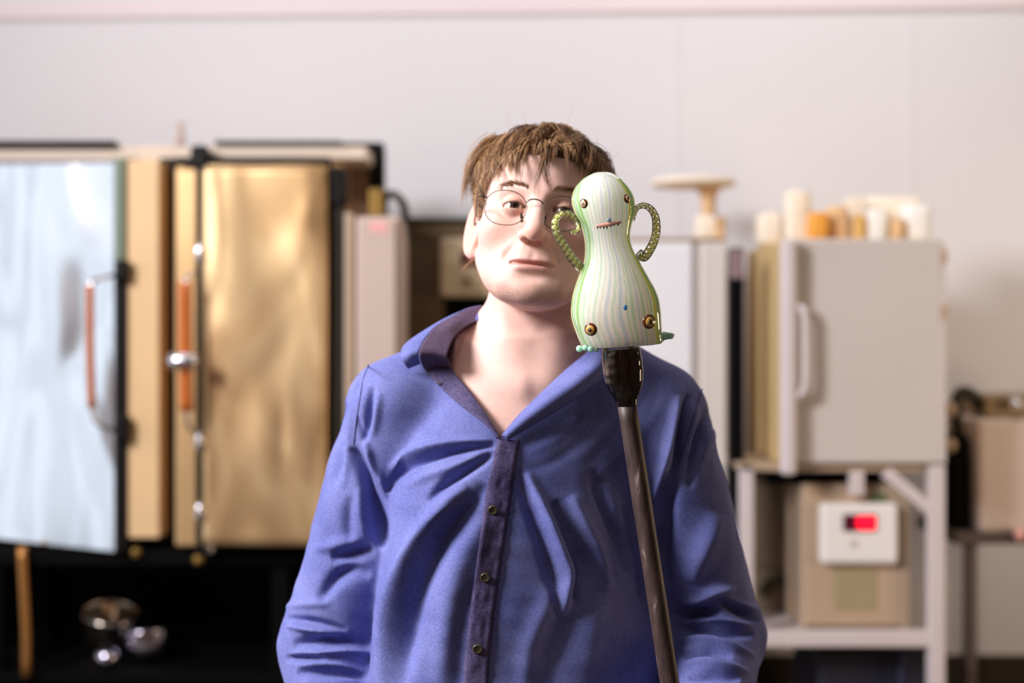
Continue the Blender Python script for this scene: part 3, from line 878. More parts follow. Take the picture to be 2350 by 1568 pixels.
PIPE_SLOPE = 0.1536
def pipe_at(v, Y=1.65):
    return np.array(px(1439 + (v - 930) * PIPE_SLOPE, v, Y))
def hand_prims(p):
    """fingers: one hand closes round the rod, the other hangs loosely curled"""
    c = pipe_at(1800)
    ax = np.array([-PIPE_SLOPE, 0, 1.0]); ax /= np.linalg.norm(ax)          # up along the rod
    X = np.array([1.0, 0, PIPE_SLOPE]); X /= np.linalg.norm(X)
    Yv = np.array([0, 1.0, 0])
    def P(a, r, h): return tuple(c + X * math.cos(a) * r + Yv * math.sin(a) * r + ax * h)
    w = np.array(WR_R)
    palm0 = np.array(P(0.55, 0.034, 0.0))
    d = sd_cap(p, tuple(w), tuple(palm0 + np.array([.012, .015, 0])), 0.026, 0.026)
    for h in (-0.02, 0.02):
        d = smin(d, sd_cap(p, tuple(palm0 + ax * h * .6 + np.array([.01, .012, 0])), P(0.35, 0.030, h), 0.017, 0.015), 0.012)
    R = 0.0215
    for i, h in enumerate((0.033, 0.012, -0.009, -0.029)):
        rr = (0.0095, 0.0098, 0.0095, 0.0083)[i]
        aa = (0.2, -1.1, -2.3, -3.3 + .15 * i)
        pts = [P(a, R, h - 0.003 * k) for k, a in enumerate(aa)]
        for a, b in zip(pts, pts[1:]):
            d = smin(d, sd_cap(p, a, b, rr, rr * .95), 0.003)
    th = [P(0.9, 0.034, 0.03), P(1.9, 0.027, 0.046), P(2.9, 0.0225, 0.044), P(3.5, 0.0225, 0.040)]
    for a, b in zip(th, th[1:]):
        d = smin(d, sd_cap(p, a, b, 0.0115, 0.0105), 0.004)
    # loose hand
    w = np.array(WR_L); dn = np.array([0.10, -0.20, -0.97]); dn /= np.linalg.norm(dn)
    fw = np.array([0.35, -0.9, 0.22]); fw /= np.linalg.norm(fw); sd = np.cross(dn, fw)
    k = w + dn * 0.085
    e = sd_cap(p, tuple(w), tuple(w + dn * .03), 0.026, 0.026)
    for s in (-0.022, 0.0, 0.022):
        e = smin(e, sd_cap(p, tuple(w + dn * .02 + sd * s * .5), tuple(k + sd * s), 0.016, 0.0135), 0.014)
    for i, s in enumerate((-0.030, -0.010, 0.010, 0.029)):
        L = (0.82, 0.97, 1.0, 0.80)[i]
        r = (0.0088, 0.0095, 0.0096, 0.0082)[i]
        a = k + sd * s; b = a + (dn * .92 + fw * .35) * .042 * L; c2 = b + (dn * .6 + fw * .8) * .028 * L; t = c2 + (dn * .15 + fw * .98) * .022 * L
        for q0, q1 in ((a, b), (b, c2), (c2, t)):
            e = smin(e, sd_cap(p, tuple(q0), tuple(q1), r, r * .93), 0.003)
    a = w + dn * .025 - sd * .018 + fw * .01; b = a + dn * .035 - sd * .022 + fw * .012; t = b + dn * .03 - sd * .004 + fw * .016
    e = smin(e, sd_cap(p, tuple(a), tuple(b), 0.0125, 0.0108), 0.006)
    e = smin(e, sd_cap(p, tuple(b), tuple(t), 0.0105, 0.009), 0.003)
    return np.minimum(d, e)

def neck_sdf(p):
    d = sd_cap(p, (0.028, 1.885, 1.575), (0.024, 1.893, 1.46), 0.057, 0.066)
    # neck cords, collar bones and the hollow between
    d = smin(d, sd_cap(p, (-0.014, 1.858, 1.555), (0.012, 1.832, 1.450), 0.013, 0.010), 0.02)
    d = smin(d, sd_cap(p, (0.076, 1.858, 1.555), (0.042, 1.832, 1.450), 0.013, 0.010), 0.02)
    return d
def chest_sdf(p):
    d = torso_sdf(p, 0.0) + np.maximum(np.interp(p[2], [1.345, 1.385], [0.034, 0.007]), np.interp(np.abs(p[0] - .02), [.09, .12], [0.0, .034])).astype(f32)
    d = smin(d, sd_cap(p, (0.012, 1.812, 1.440), (-0.085, 1.845, 1.447), 0.010, 0.011), 0.022)
    d = smin(d, sd_cap(p, (0.044, 1.820, 1.440), (0.095, 1.860, 1.448), 0.009, 0.009), 0.022)
    return d
def body_sdf(p, with_head=True):
    d = smin(chest_sdf(p), neck_sdf(p), 0.035)
    if with_head:
        d = smin(d, head_sdf(to_local(p)), 0.010)
    return d

xs = grid_axis(-0.34, 0.36, -0.075, 0.150, 0.00165, 0.007)
ys_ = grid_axis(1.61, 2.04, 1.715, 1.980, 0.00165, 0.006)
zs_ = grid_axis(0.76, 1.815, 1.515, 1.815, 0.00165, 0.006)
D = np.full((len(xs), len(ys_), len(zs_)), 1.0, f32)
k0 = np.searchsorted(zs_, 1.50)
def block(sx, sy, sz):
    return (xs[sx].astype(f32)[:, None, None], ys_[sy].astype(f32)[None, :, None], zs_[sz].astype(f32)[None, None, :])
al_ = slice(None)
D[:, :, :k0] = smin(body_sdf(block(al_, al_, slice(0, k0)), False), 1.0, 1e-4)
kh = np.searchsorted(zs_, 1.12)
D[:, :, :kh] = smin(D[:, :, :kh], hand_prims(block(al_, al_, slice(0, kh))), 0.008)
# trunk ends inside the trousers
D[:, :, :k0] = np.maximum(D[:, :, :k0], np.where((np.abs(xs[:, None, None] - .022) < .185), 0.90 - zs_[None, None, :k0], -1))
i0, i1 = np.searchsorted(xs, -0.16), np.searchsorted(xs, 0.235)
sl = (slice(i0, i1), al_, slice(k0, None))
D[:, :, k0:] = chest_sdf(block(al_, al_, slice(k0, None)))
D[sl] = body_sdf(block(*sl), True)
BV, BF = surface_nets(D, xs, ys_, zs_)
BN = vnormals(BV, BF)
L = np.stack(to_local([BV[:, 0], BV[:, 1], BV[:, 2]]), -1)

# skin colour by place: lips, brow, beard shadow, ears, nails are too small to matter
def g3(P, c, r): return np.exp(-(((P - np.array(c)) / np.array(r)) ** 2).sum(1))
base = np.array(lin(236, 195, 182)[:3]); C = np.tile(base, (len(BV), 1))
red = np.array(lin(214, 120, 92)[:3]); lip = np.array(lin(176, 96, 92)[:3]); stub = np.array(lin(132, 88, 66)[:3]); hairc = np.array(lin(80, 54, 34)[:3])
AL = np.abs(L[:, 0])
S_ = np.stack([AL, L[:, 1], L[:, 2]], -1)
def mixc(w, c):
    global C
    C = C * (1 - w[:, None]) + c * w[:, None]
mixc(0.35 * g3(S_, (0.04, -0.07, -0.035), (0.025, 0.04, 0.022)), red)
mixc(0.40 * g3(S_, (0, -0.11, -0.042), (0.018, 0.02, 0.012)), red)
mixc(0.45 * g3(S_, (0.088, 0.012, -0.02), (0.015, 0.02, 0.035)), red)
mixc(0.5 * g3(S_, (0.031, -0.08, 0.0), (0.018, 0.02, 0.010)), np.array(lin(206, 140, 112)[:3]))
mixc(0.6 * np.clip(1.6 * g3(S_, (0, -0.09, -0.0735), (0.022, 0.02, 0.0062)), 0, 1) * (L[:, 1] < -.07), lip)
ns = (np.random.RandomState(5).rand(len(L)) - .5) * .5
beard = np.clip(g3(S_, (0.02, -0.07, -0.112), (0.045, 0.05, 0.022)) * 1.1 + 0.55 * g3(S_, (0, -0.09, -0.058), (0.026, 0.02, 0.008)) + .4 * g3(S_, (.05, -.03, -.09), (.02, .04, .025)), 0, 1)
mixc(np.clip(beard * (0.40 + ns * .6), 0, 0.6) * (L[:, 2] > -.155), stub)
scalp = (L[:, 2] > 0.064 - 0.35 * np.clip(L[:, 1] + 0.075, 0, 0.12) * 1.6) & (np.linalg.norm((L - [0, .012, .03]) / [.0765, .098, .075], axis=1) < 1.12) & (L[:, 2] > -0.06)
mixc(scalp * 1.0, hairc)

def skin_mat():
    m = bpy.data.materials.new('skin'); m.use_nodes = True
    nt = m.node_tree; b = nt.nodes['Principled BSDF']
    at = nt.nodes.new('ShaderNodeAttribute'); at.attribute_name = 'tone'
    nz = nt.nodes.new('ShaderNodeTexNoise'); nz.inputs['Scale'].default_value = 90; nz.inputs['Detail'].default_value = 5
    tc = nt.nodes.new('ShaderNodeTexCoord'); nt.links.new(tc.outputs['Object'], nz.inputs['Vector'])
    mx = nt.nodes.new('ShaderNodeMix'); mx.data_type = 'RGBA'; mx.blend_type = 'MULTIPLY'
    mx.inputs['Factor'].default_value = 0.22
    cr = nt.nodes.new('ShaderNodeValToRGB'); cr.color_ramp.elements[0].color = (.82, .72, .68, 1); cr.color_ramp.elements[1].color = (1.0, 1.0, 1.0, 1)
    cr.color_ramp.elements[0].position = .3; cr.color_ramp.elements[1].position = .6
    nt.links.new(nz.outputs['Fac'], cr.inputs['Fac'])
    nt.links.new(at.outputs['Color'], mx.inputs['A']); nt.links.new(cr.outputs['Color'], mx.inputs['B'])
    nt.links.new(mx.outputs['Result'], b.inputs['Base Color'])
    b.inputs['Roughness'].default_value = 0.5
    b.inputs['Subsurface Weight'].default_value = 0.25
    b.inputs['Subsurface Radius'].default_value = (1.0, 0.32, 0.18)
    b.inputs['Subsurface Scale'].default_value = 0.008
    b.inputs['Specular IOR Level'].default_value = 0.4
    bp = nt.nodes.new('ShaderNodeBump'); bp.inputs['Strength'].default_value = 0.12; bp.inputs['Distance'].default_value = 0.001
    nz2 = nt.nodes.new('ShaderNodeTexNoise'); nz2.inputs['Scale'].default_value = 700
    nt.links.new(tc.outputs['Object'], nz2.inputs['Vector']); nt.links.new(nz2.outputs['Fac'], bp.inputs['Height'])
    nt.links.new(bp.outputs['Normal'], b.inputs['Normal'])
    return m
M_skin = skin_mat()
man = mesh_np('person', BV, BF, M_skin)
set_color(man, 'tone', C)
thing(man, 'person in an unbuttoned blue shirt and wire glasses, holding the rod, facing the lens', 'person')
body_bvh = BVHTree.FromPolygons([tuple(v) for v in BV], [tuple(f) for f in BF])

def cast(bvh, u, v, lift=0.0, fallback=None):
    o = Vector((0, 0, CAM_Z)); d = Vector(px(u, v, 1.0)) - o; d.normalize()
    h = bvh.ray_cast(o, d)
    if h[0] is None:
        return None if fallback is None else np.array(px(u, v, fallback))
    return np.array(h[0] - d * lift)

# ---- eyes
def eye_mat():
    m = bpy.data.materials.new('eyeball'); m.use_nodes = True
    nt = m.node_tree; b = nt.nodes['Principled BSDF']
    at = nt.nodes.new('ShaderNodeAttribute'); at.attribute_name = 'tone'
    nt.links.new(at.outputs['Color'], b.inputs['Base Color'])
    b.inputs['Roughness'].default_value = 0.12; b.inputs['Coat Weight'].default_value = 0.5
    return m
M_eye = eye_mat()
for s in (-1, 1):
    V, F = ellipsoid_np((0, 0, 0), (ER - .0002,) * 3, None, 48, 40)
    V = V[:, [0, 2, 1]] * np.array([1, -1, 1])
    F = F[:, ::-1]
    cx_ = np.array([0.10, -1.0, 0.0]); cx_ /= np.linalg.norm(cx_)
    ang = np.arccos(np.clip((V / np.linalg.norm(V, axis=1)[:, None]) @ cx_, -1, 1))
    c = np.tile(np.array(lin(226, 214, 206)[:3]), (len(V), 1))
    c[ang < 0.50] = lin(78, 62, 48)[:3]
    c[ang < 0.21] = lin(10, 8, 8)[:3]
    e = mesh_np('eye', to_world(V + np.array([EYE[0] * s, EYE[1], EYE[2]])), F[:, ::-1], M_eye, man)
    set_color(e, 'tone', c)

# ------------------------------------------------------------------ hair
rs = np.random.RandomState(7)
EC = np.array([0, 0.012, 0.030]); ERD = np.array([0.0765, 0.098, 0.075])
def ell_push(p, off):
    """keep points at least off outside the skull ellipsoid"""
    q = (p - EC) / (ERD + off)
    n = np.linalg.norm(q)
    if n < 1: p = EC + (p - EC) / n
    return p
def strand_mesh(paths, radii, sides=3):
    """paths list of (n,3) with same n"""
    P = np.asarray(paths); N, n, _ = P.shape
    T = np.gradient(P, axis=1); T /= np.linalg.norm(T, axis=2, keepdims=True) + 1e-12
    up = rs.randn(N, 1, 3); A = np.cross(T, up); A /= np.linalg.norm(A, axis=2, keepdims=True) + 1e-12
    B = np.cross(T, A)
    tp = np.linspace(0, 1, n); prof = np.clip(1.15 - tp ** 2.2, 0.08, 1)
    R = np.asarray(radii)[:, None] * prof[None, :]
    a = np.linspace(0, 2 * np.pi, sides, endpoint=False)
    V = P[:, :, None, :] + R[:, :, None, None] * (np.cos(a)[None, None, :, None] * A[:, :, None, :] + np.sin(a)[None, None, :, None] * B[:, :, None, :])
    s = np.arange(N)[:, None, None] * n * sides; i = np.arange(n - 1)[None, :, None] * sides; j = np.arange(sides)[None, None, :]; j2 = (j + 1) % sides
    F = np.stack([s + i + j, s + i + j2, s + i + sides + j2, s + i + sides + j], -1).reshape(-1, 4)
    return V.reshape(-1, 3), F, n * sides

def flow_path(root, dirv, length, n, lift, grav, wob):
    p = root.copy(); pts = [p.copy()]; st_ = length / (n - 1); d = dirv.copy()
    for k in range(1, n):
        t = k / (n - 1)
        d = d + np.array([0, 0, -1.0]) * grav * t + wob * 0.35
        d /= np.linalg.norm(d)
        q = p + d * st_
        off = 0.004 + lift * math.sin(math.pi * min(1, t * 0.85 + .08))
        q2 = ell_push(q, off)
        omax = off + 0.0035 + 0.004 * np.clip(q2[2] / .1, 0, 1)
        w = (q2 - EC) / (ERD + omax); nn = np.linalg.norm(w)
        if nn > 1 and q2[2] > -0.02: q2 = EC + (q2 - EC) / nn
        if q2[2] > 0.03 or q2[1] > -0.05:
            q2 = EC + (q2 - EC) * 1.0
        d = (q2 - p); d /= np.linalg.norm(d) + 1e-9
        p = q2; pts.append(p.copy())
    return np.array(pts)

NPT = 11
crown = np.array([0.012, 0.055, 0.098])
clumps = []
def hairline(x, y):
    """lowest root height at this place around the head (local)"""
    a = math.atan2(abs(x) / 0.0765, -(y - 0.012) / 0.098)     # 0 front .. pi back
    return np.interp(a, [0, 0.5, 0.8, 1.15, 1.5, 1.8, 2.2, 3.2], [0.074, 0.071, 0.060, 0.040, 0.000, 0.022, -0.040, -0.06])
tries = 0
while len(clumps) < 520 and tries < 60000:
    tries += 1
    v = rs.randn(3); v /= np.linalg.norm(v)
    r = EC + v * ERD
    if r[2] < hairline(r[0], r[1]): continue
    if v[1] > 0.55 and rs.rand() < .6: continue
    clumps.append(r)
paths = []; rads = []; tones = []
for r in clumps:
    nrm = (r - EC) / ERD ** 2; nrm /= np.linalg.norm(nrm)
    out = r - crown; out[2] *= 0.6
    side = np.clip((r[0] - 0.004) / 0.05, -1, 1)
    frontness = np.clip((0.03 - r[1]) / 0.08, 0, 1) * np.clip((r[2] - .05) / .04, 0, 1)
    out = out / (np.linalg.norm(out) + 1e-6) + frontness * np.array([side * 0.75, -0.55, 0.0])
    out += np.array([0, -0.3, -0.1]) * (abs(r[0]) > .055)
    out += rs.randn(3) * 0.30
    d = out - nrm * np.dot(out, nrm); d /= np.linalg.norm(d)
    d = d + nrm * (0.12 + .2 * rs.rand()) * (0.4 + 0.6 * np.clip(r[2] / .1, 0, 1)); d /= np.linalg.norm(d)
    top = np.clip((r[2] - 0.03) / 0.08, 0, 1)
    if r[2] > 0.06 and r[1] < -0.03:
        ln = (0.020 + 0.016 * rs.rand()) if r[0] > -.014 else (0.042 + 0.022 * rs.rand())
    elif abs(r[0]) > 0.05 and r[2] < 0.075:
        ln = 0.030 + 0.022 * rs.rand()
    else:
        ln = 0.060 + 0.030 * rs.rand()
    g = flow_path(r, d, ln, NPT, 0.002 + 0.0095 * top * (0.4 + 1.0 * rs.rand()), 0.22 + .15 * rs.rand(), rs.randn(3) * 0.12)
    nst = 20
    spread = 0.0065
    tone = rs.rand()
    tw = np.linspace(0, 1, NPT)[:, None]
    for s in range(nst):
        o = rs.randn(3) * spread; o -= nrm * np.dot(o, nrm)
        pinch = 1 - 0.72 * tw ** 0.8
        fr = rs.randn(3) * 0.0035
        cut = 0.78 + 0.22 * rs.rand()
        pth = g + o * pinch + fr * tw ** 2
        tt = np.linspace(0, cut, NPT)
        pth = np.stack([np.interp(tt, tw[:, 0], pth[:, k]) for k in range(3)], -1)
        paths.append(pth); rads.append(0.00030 + 0.00022 * rs.rand()); tones.append(np.clip(tone * .6 + rs.rand() * .4, 0, 1))
# single locks hanging over the forehead (placed where they fall on the brow)
locks = [  # tone painted paler on the window side, darker on the shaded side
    ([(1205, 318), (1192, 352), (1187, 392), (1187, 424), (1189, 441)], 16, 4.5, 0.15),
    ([(1262, 318), (1256, 352), (1250, 392), (1258, 425), (1276, 450)], 34, 9, 0.1),
    ([(1246, 322), (1246, 360), (1240, 398), (1228, 425), (1224, 452)], 20, 5, 0.2),
    ([(1285, 322), (1296, 350), (1302, 385), (1296, 412)], 16, 5, 0.15),
    ([(1170, 322), (1152, 352), (1143, 386), (1146, 410), (1160, 424), (1176, 421)], 9, 3, 0.3),
    ([(1180, 318), (1172, 352), (1172, 390), (1178, 416)], 18, 6, 0.4),
    ([(1160, 318), (1132, 346), (1112, 385), (1100, 420)], 26, 9, 0.6),
    ([(1150, 322), (1120, 340), (1094, 375), (1084, 420), (1080, 460)], 26, 9, 0.5),
    ([(1215, 316), (1208, 350), (1200, 384), (1196, 408)], 18, 7, 0.3),
    ([(1232, 314), (1228, 345), (1222, 372)], 18, 8, 0.35),
    ([(1275, 316), (1275, 345), (1268, 378), (1262, 400)], 18, 7, 0.2),
    ([(1310, 324), (1326, 350), (1334, 385), (1330, 408)], 22, 8, 0.15),
    ([(1330, 330), (1350, 356), (1362, 390), (1362, 412)], 24, 8, 0.15),
    ([(1295, 318), (1312, 342), (1320, 370), (1316, 396)], 18, 7, 0.2),
    ([(1140, 318), (1104, 340), (1080, 380), (1068, 430), (1066, 468)], 30, 9, 0.6),
    ([(1196, 316), (1180, 340), (1164, 366), (1158, 388)], 18, 7, 0.5),
]
for pts, nst, sp, tone in locks:
    W = []
    for i, (u, v) in enumerate(pts):
        p = cast(body_bvh, u, v, 0.004)
        if p is None: p = np.array(px(u, v, 1.86))
        W.append(p)
    W = np.array(W)
    # ends lie close to the skin, roots lift off the scalp
    t = np.linspace(0, 1, len(W))
    W[:, 1] -= 0.010 * np.sin(np.pi * np.clip(t * .8 + .1, 0, 1)) + 0.002
    g = catmull(W, NPT)
    g = np.array([np.array(q) for q in g])
    gl = ((g - H0) @ HR) / HS
    tw = np.linspace(0, 1, NPT)[:, None]
    sp_m = sp * 1.76 / FPX
    for s in range(int(nst * 1.8)):
        o = rs.randn(3) * sp_m * np.array([0.8, .35, .8]); fr = rs.randn(3) * 0.0022
        pth = gl + o * (1 - 0.8 * tw) + fr * tw ** 2 + np.array([0, -.0008, 0])
        cut = 0.8 + 0.2 * rs.rand(); tt = np.linspace(0, cut, NPT)
        pth = np.stack([np.interp(tt, tw[:, 0], pth[:, k]) for k in range(3)], -1)
        paths.append(pth); rads.append(0.00030 + 0.0002 * rs.rand()); tones.append(np.clip(tone * .8 + rs.rand() * .25, 0, 1))
# a few flyaway hairs
for k in range(26):
    v = rs.randn(3); v[2] = abs(v[2]) + .5; v[1] *= .5; v /= np.linalg.norm(v)
    r = EC + v * (ERD + .012)
    d = v + rs.randn(3) * .6; d /= np.linalg.norm(d)
    ln = 0.025 + .03 * rs.rand(); b = rs.randn(3) * .5
    t = np.linspace(0, 1, NPT)[:, None]
    paths.append(r + d * ln * t + (b + np.array([0, 0, -.4])) * ln * .5 * t ** 2); rads.append(0.00012); tones.append(.4)
HV, HF, per = strand_mesh(paths, rads)
def hair_mat():
    m = bpy.data.materials.new('hair'); m.use_nodes = True
    nt = m.node_tree; b = nt.nodes['Principled BSDF']
    at = nt.nodes.new('ShaderNodeAttribute'); at.attribute_name = 'tone'
    cr = nt.nodes.new('ShaderNodeValToRGB')
    cr.color_ramp.elements[0].color = lin(74, 50, 34); cr.color_ramp.elements[1].color = lin(214, 174, 130)
    e = cr.color_ramp.elements.new(0.5); e.color = lin(162, 120, 82)
    nt.links.new(at.outputs['Fac'], cr.inputs['Fac']); nt.links.new(cr.outputs['Color'], b.inputs['Base Color'])
    b.inputs['Roughness'].default_value = 0.42; b.inputs['Specular IOR Level'].default_value = 0.5
    return m
M_hair = hair_mat()
hair = mesh_np('hair', to_world(HV), HF, M_hair, man)
set_color(hair, 'tone', np.repeat(np.array(tones), per)[:, None] * np.ones((1, 3)))
hair['kind'] = 'stuff'
# eyebrows
for s in (-1, 1):
    pp = []; rr = []; tt_ = []
    for k in range(150):
        t = rs.rand(); x = s * (0.014 + 0.034 * t); z = 0.0175 + 0.0065 * math.sin(math.pi * min(1, t * 1.05) * .75) + rs.randn() * .0016
        o = to_world(np.array([[x, -0.14, z]]))[0]
        h = body_bvh.ray_cast(Vector(o), Vector(HR @ np.array([0, 1.0, 0])))
        if h[0] is None: continue
        p = np.array(h[0]); dn = HR @ np.array([s * (0.5 + .6 * t), -0.35, 0.75 - 1.1 * t])
        n = 5; q = np.linspace(0, 1, n)[:, None]
        pp.append(p + dn / np.linalg.norm(dn) * 0.008 * q + HR @ np.array([0, .0015, 0]) * q ** 2); rr.append(.00026); tt_.append(.25 + .3 * rs.rand())
    V, F, per = strand_mesh(pp, rr)
    eb = mesh_np('eyebrow', V, F, M_hair, man)
    set_color(eb, 'tone', np.repeat(np.array(tt_), per)[:, None] * np.ones((1, 3)))
    # lashes line
    ll = []
    for k in range(40):
        t = k / 39; x = s * (EYE[0] - .0135 + .027 * t); ex = (abs(x) - EYE[0]) / .0145
        zz_ = 0.0040 * (1 - ex ** 2) - .0004
        y_ = EYE[1] - math.sqrt(max(1e-8, (ER + .002) ** 2 - (abs(x) - EYE[0]) ** 2 - zz_ ** 2))
        a = np.array([x, y_ + .0006, zz_ + EYE[2]]); q = np.linspace(0, 1, 4)[:, None]
        ll.append(to_world(a + np.array([(t - .5) * s * .004, -.004, -.0006]) * q + np.array([0, 0, .0022]) * q ** 2))
    V, F, per = strand_mesh(ll, [.00028] * len(ll))
    la = mesh_np('eyelash', V, F, M_hair, man)
    set_color(la, 'tone', np.full((len(V), 3), .05))

# ------------------------------------------------------------------ the shirt
xs2 = np.arange(-0.345, 0.375, 0.0025); ys2 = np.arange(1.600, 2.040, 0.0030); zs2 = np.arange(0.845, 1.545, 0.0025)
p_ = (xs2.astype(f32)[:, None, None], ys2.astype(f32)[None, :, None], zs2.astype(f32)[None, None, :])
TS = torso_sdf(p_)
V2, F2 = surface_nets(TS, xs2, ys2, zs2)
def smooth_mesh(V, F, it):
    E = np.unique(np.sort(np.vstack([F[:, [0, 1]], F[:, [1, 2]], F[:, [2, 3]], F[:, [3, 0]]]), 1), axis=0)
    deg = np.bincount(E.ravel(), minlength=len(V))[:, None]
    for _ in range(it):
        A = np.zeros_like(V); np.add.at(A, E[:, 0], V[E[:, 1]]); np.add.at(A, E[:, 1], V[E[:, 0]])
        V = V * .5 + A / deg * .5
    return V
V2 = smooth_mesh(V2, F2, 3)
N2 = vnormals(V2, F2)
uv2 = np.stack([1175 + V2[:, 0] / V2[:, 1] * FPX, 784 - (V2[:, 2] - CAM_Z) / V2[:, 1] * FPX], -1)
front = np.clip((0.25 - N2[:, 1]) / 0.35, 0, 1) * (V2[:, 1] < 1.93)
# folds measured on the cloth: (points, width px, depth mm (minus = valley), side lift)
FOLDS = [
    ([(1136, 1024), (1080, 1028), (1016, 1040), (943, 1065), (909, 1094), (887, 1132)], 9, -7),
    ([(1130, 1014), (1016, 1024), (938, 1046), (898, 1080)], 12, 5),
    ([(1131, 1044), (1065, 1084), (1021, 1113), (985, 1150)], 11, -6),
    ([(1131, 1032), (1060, 1066), (985, 1092), (925, 1120)], 11, 4),
    ([(1118, 1110), (1100, 1140), (1058, 1190), (1008, 1255), (970, 1330), (946, 1410), (930, 1510), (924, 1590)], 24, -8),
    ([(1110, 1190), (1070, 1260), (1040, 1350), (1020, 1450), (1010, 1590)], 36, 5),
    ([(1075, 1118), (1020, 1165), (966, 1230), (926, 1310), (900, 1400), (884, 1510), (878, 1600)], 24, 10),
    ([(808, 1028), (828, 1070), (845, 1110), (867, 1180), (874, 1260)], 14, -11),
    ([(836, 1010), (852, 1060), (872, 1100), (893, 1140)], 9, 5),
    ([(850, 1040), (862, 1070), (872, 1100)], 6, -4),
    ([(857, 886), (848, 930), (843, 970), (834, 1018)], 8, -5),
    ([(872, 900), (864, 950), (856, 1000)], 9, 3),
    ([(824, 955), (829, 985), (838, 1005)], 5, -3),
    ([(832, 868), (820, 885), (812, 910)], 5, -3),
    ([(788, 925), (782, 990), (776, 1060), (762, 1120)], 12, -5),
    ([(808, 920), (802, 990), (796, 1060), (790, 1120)], 10, 3.5),
    ([(806, 1140), (800, 1190), (804, 1245)], 13, -4),
    ([(826, 1120), (828, 1180), (838, 1240)], 12, 4),
    ([(758, 1282), (790, 1276), (830, 1268), (858, 1262)], 14, -7),
    ([(720, 1262), (770, 1252), (830, 1236)], 13, 4),
    ([(735, 1380), (770, 1330), (810, 1310), (850, 1320)], 16, -6),
    ([(658, 1420), (720, 1428), (796, 1448)], 8, -6),
    ([(660, 1438), (720, 1448), (790, 1466)], 7, 5),
    ([(672, 1480), (740, 1468), (800, 1470), (850, 1482)], 13, -9),
    ([(660, 1502), (730, 1500), (800, 1496), (848, 1500)], 6, 5),
    ([(655, 1512), (700, 1508), (745, 1510)], 8, -6),
    ([(680, 1528), (740, 1526), (790, 1532), (842, 1545)], 6, 4.5),
    ([(684, 1545), (740, 1542), (800, 1546), (838, 1556)], 10, -7),
    ([(652, 1396), (700, 1388), (760, 1384)], 9, 3),
    # other half of the chest
    ([(1186, 1080), (1206, 1130), (1226, 1185), (1245, 1235), (1260, 1290), (1276, 1350), (1284, 1420)], 15, -5.5),
    ([(1206, 1085), (1240, 1160), (1266, 1225), (1288, 1275), (1304, 1320), (1300, 1370), (1290, 1420)], 17, 7),
    ([(1270, 1150), (1296, 1205), (1318, 1250), (1336, 1290), (1336, 1330), (1316, 1380)], 18, -6),
    ([(1310, 1140), (1338, 1200), (1366, 1260), (1384, 1310), (1392, 1360)], 18, 5),
    ([(1352, 1080), (1376, 1130), (1400, 1190), (1424, 1250), (1440, 1320)], 20, -5),
    ([(1384, 1110), (1412, 1180), (1440, 1250), (1462, 1330)], 18, 4.6),
    ([(1420, 1160), (1450, 1230), (1478, 1310), (1490, 1390)], 20, -5),
    ([(1558, 908), (1548, 960), (1540, 1010), (1528, 1060), (1516, 1105), (1500, 1160)], 12, 7),
    ([(1582, 905), (1570, 955), (1560, 1000), (1554, 1060), (1546, 1110)], 10, -9),
    ([(1620, 940), (1604, 1000), (1590, 1060), (1584, 1120)], 10, -5),
    ([(1600, 930), (1586, 990), (1574, 1050)], 9, 4),
    ([(1640, 985), (1622, 1025), (1612, 1060)], 12, 3.5),
    ([(1547, 1100), (1534, 1150), (1525, 1200), (1518, 1270), (1522, 1350)], 17, -10),
    ([(1650, 1180), (1625, 1240), (1600, 1300), (1585, 1340)], 26, 5),
    ([(1520, 860), (1470, 930), (1410, 1000), (1340, 1070)], 16, -1.6),
    ([(1530, 900), (1480, 980), (1420, 1050), (1350, 1110)], 16, 1.6),
    ([(1400, 950), (1340, 1010), (1270, 1060), (1210, 1080)], 14, -1.4),
    ([(1330, 960), (1270, 1010), (1210, 1040)], 13, 1.4),
    ([(1560, 1385), (1600, 1378), (1640, 1362), (1690, 1352)], 11, 6),
    ([(1545, 1408), (1590, 1410), (1630, 1406), (1652, 1396)], 12, -9),
    ([(1558, 1428), (1600, 1424), (1640, 1424), (1690, 1432), (1728, 1438)], 6, 5),
    ([(1656, 1384), (1700, 1404), (1744, 1424)], 9, -6),
    ([(1660, 1368), (1705, 1388), (1746, 1404)], 7, 4),
    ([(1562, 1448), (1620, 1446), (1680, 1452), (1730, 1456)], 10, -7),
    ([(1556, 1474), (1610, 1470), (1670, 1482), (1730, 1506)], 7, 5),
    ([(1556, 1502), (1600, 1500), (1636, 1494), (1680, 1508)], 9, -6),
    ([(1560, 1530), (1610, 1522), (1660, 1530), (1720, 1545)], 8, 5),
    ([(1580, 1556), (1640, 1548), (1700, 1560)], 10, -6),
    # soft pulls across the belly
    ([(1092, 1330), (1070, 1400), (1058, 1480), (1052, 1590)], 18, -2.5),
    ([(1290, 1330), (1250, 1410), (1215, 1490), (1200, 1600)], 26, 4),
    ([(1340, 1340), (1300, 1430), (1270, 1520), (1260, 1620)], 34, -4),
    ([(1400, 1330), (1365, 1430), (1345, 1530), (1340, 1630)], 30, 3),
]
def seg_dist(P, A, B):
    AB = B - A; t = np.clip(((P - A) @ AB) / (AB @ AB), 0, 1)
    return np.linalg.norm(P - A - t[:, None] * AB, axis=1), t
disp = np.zeros(len(V2))
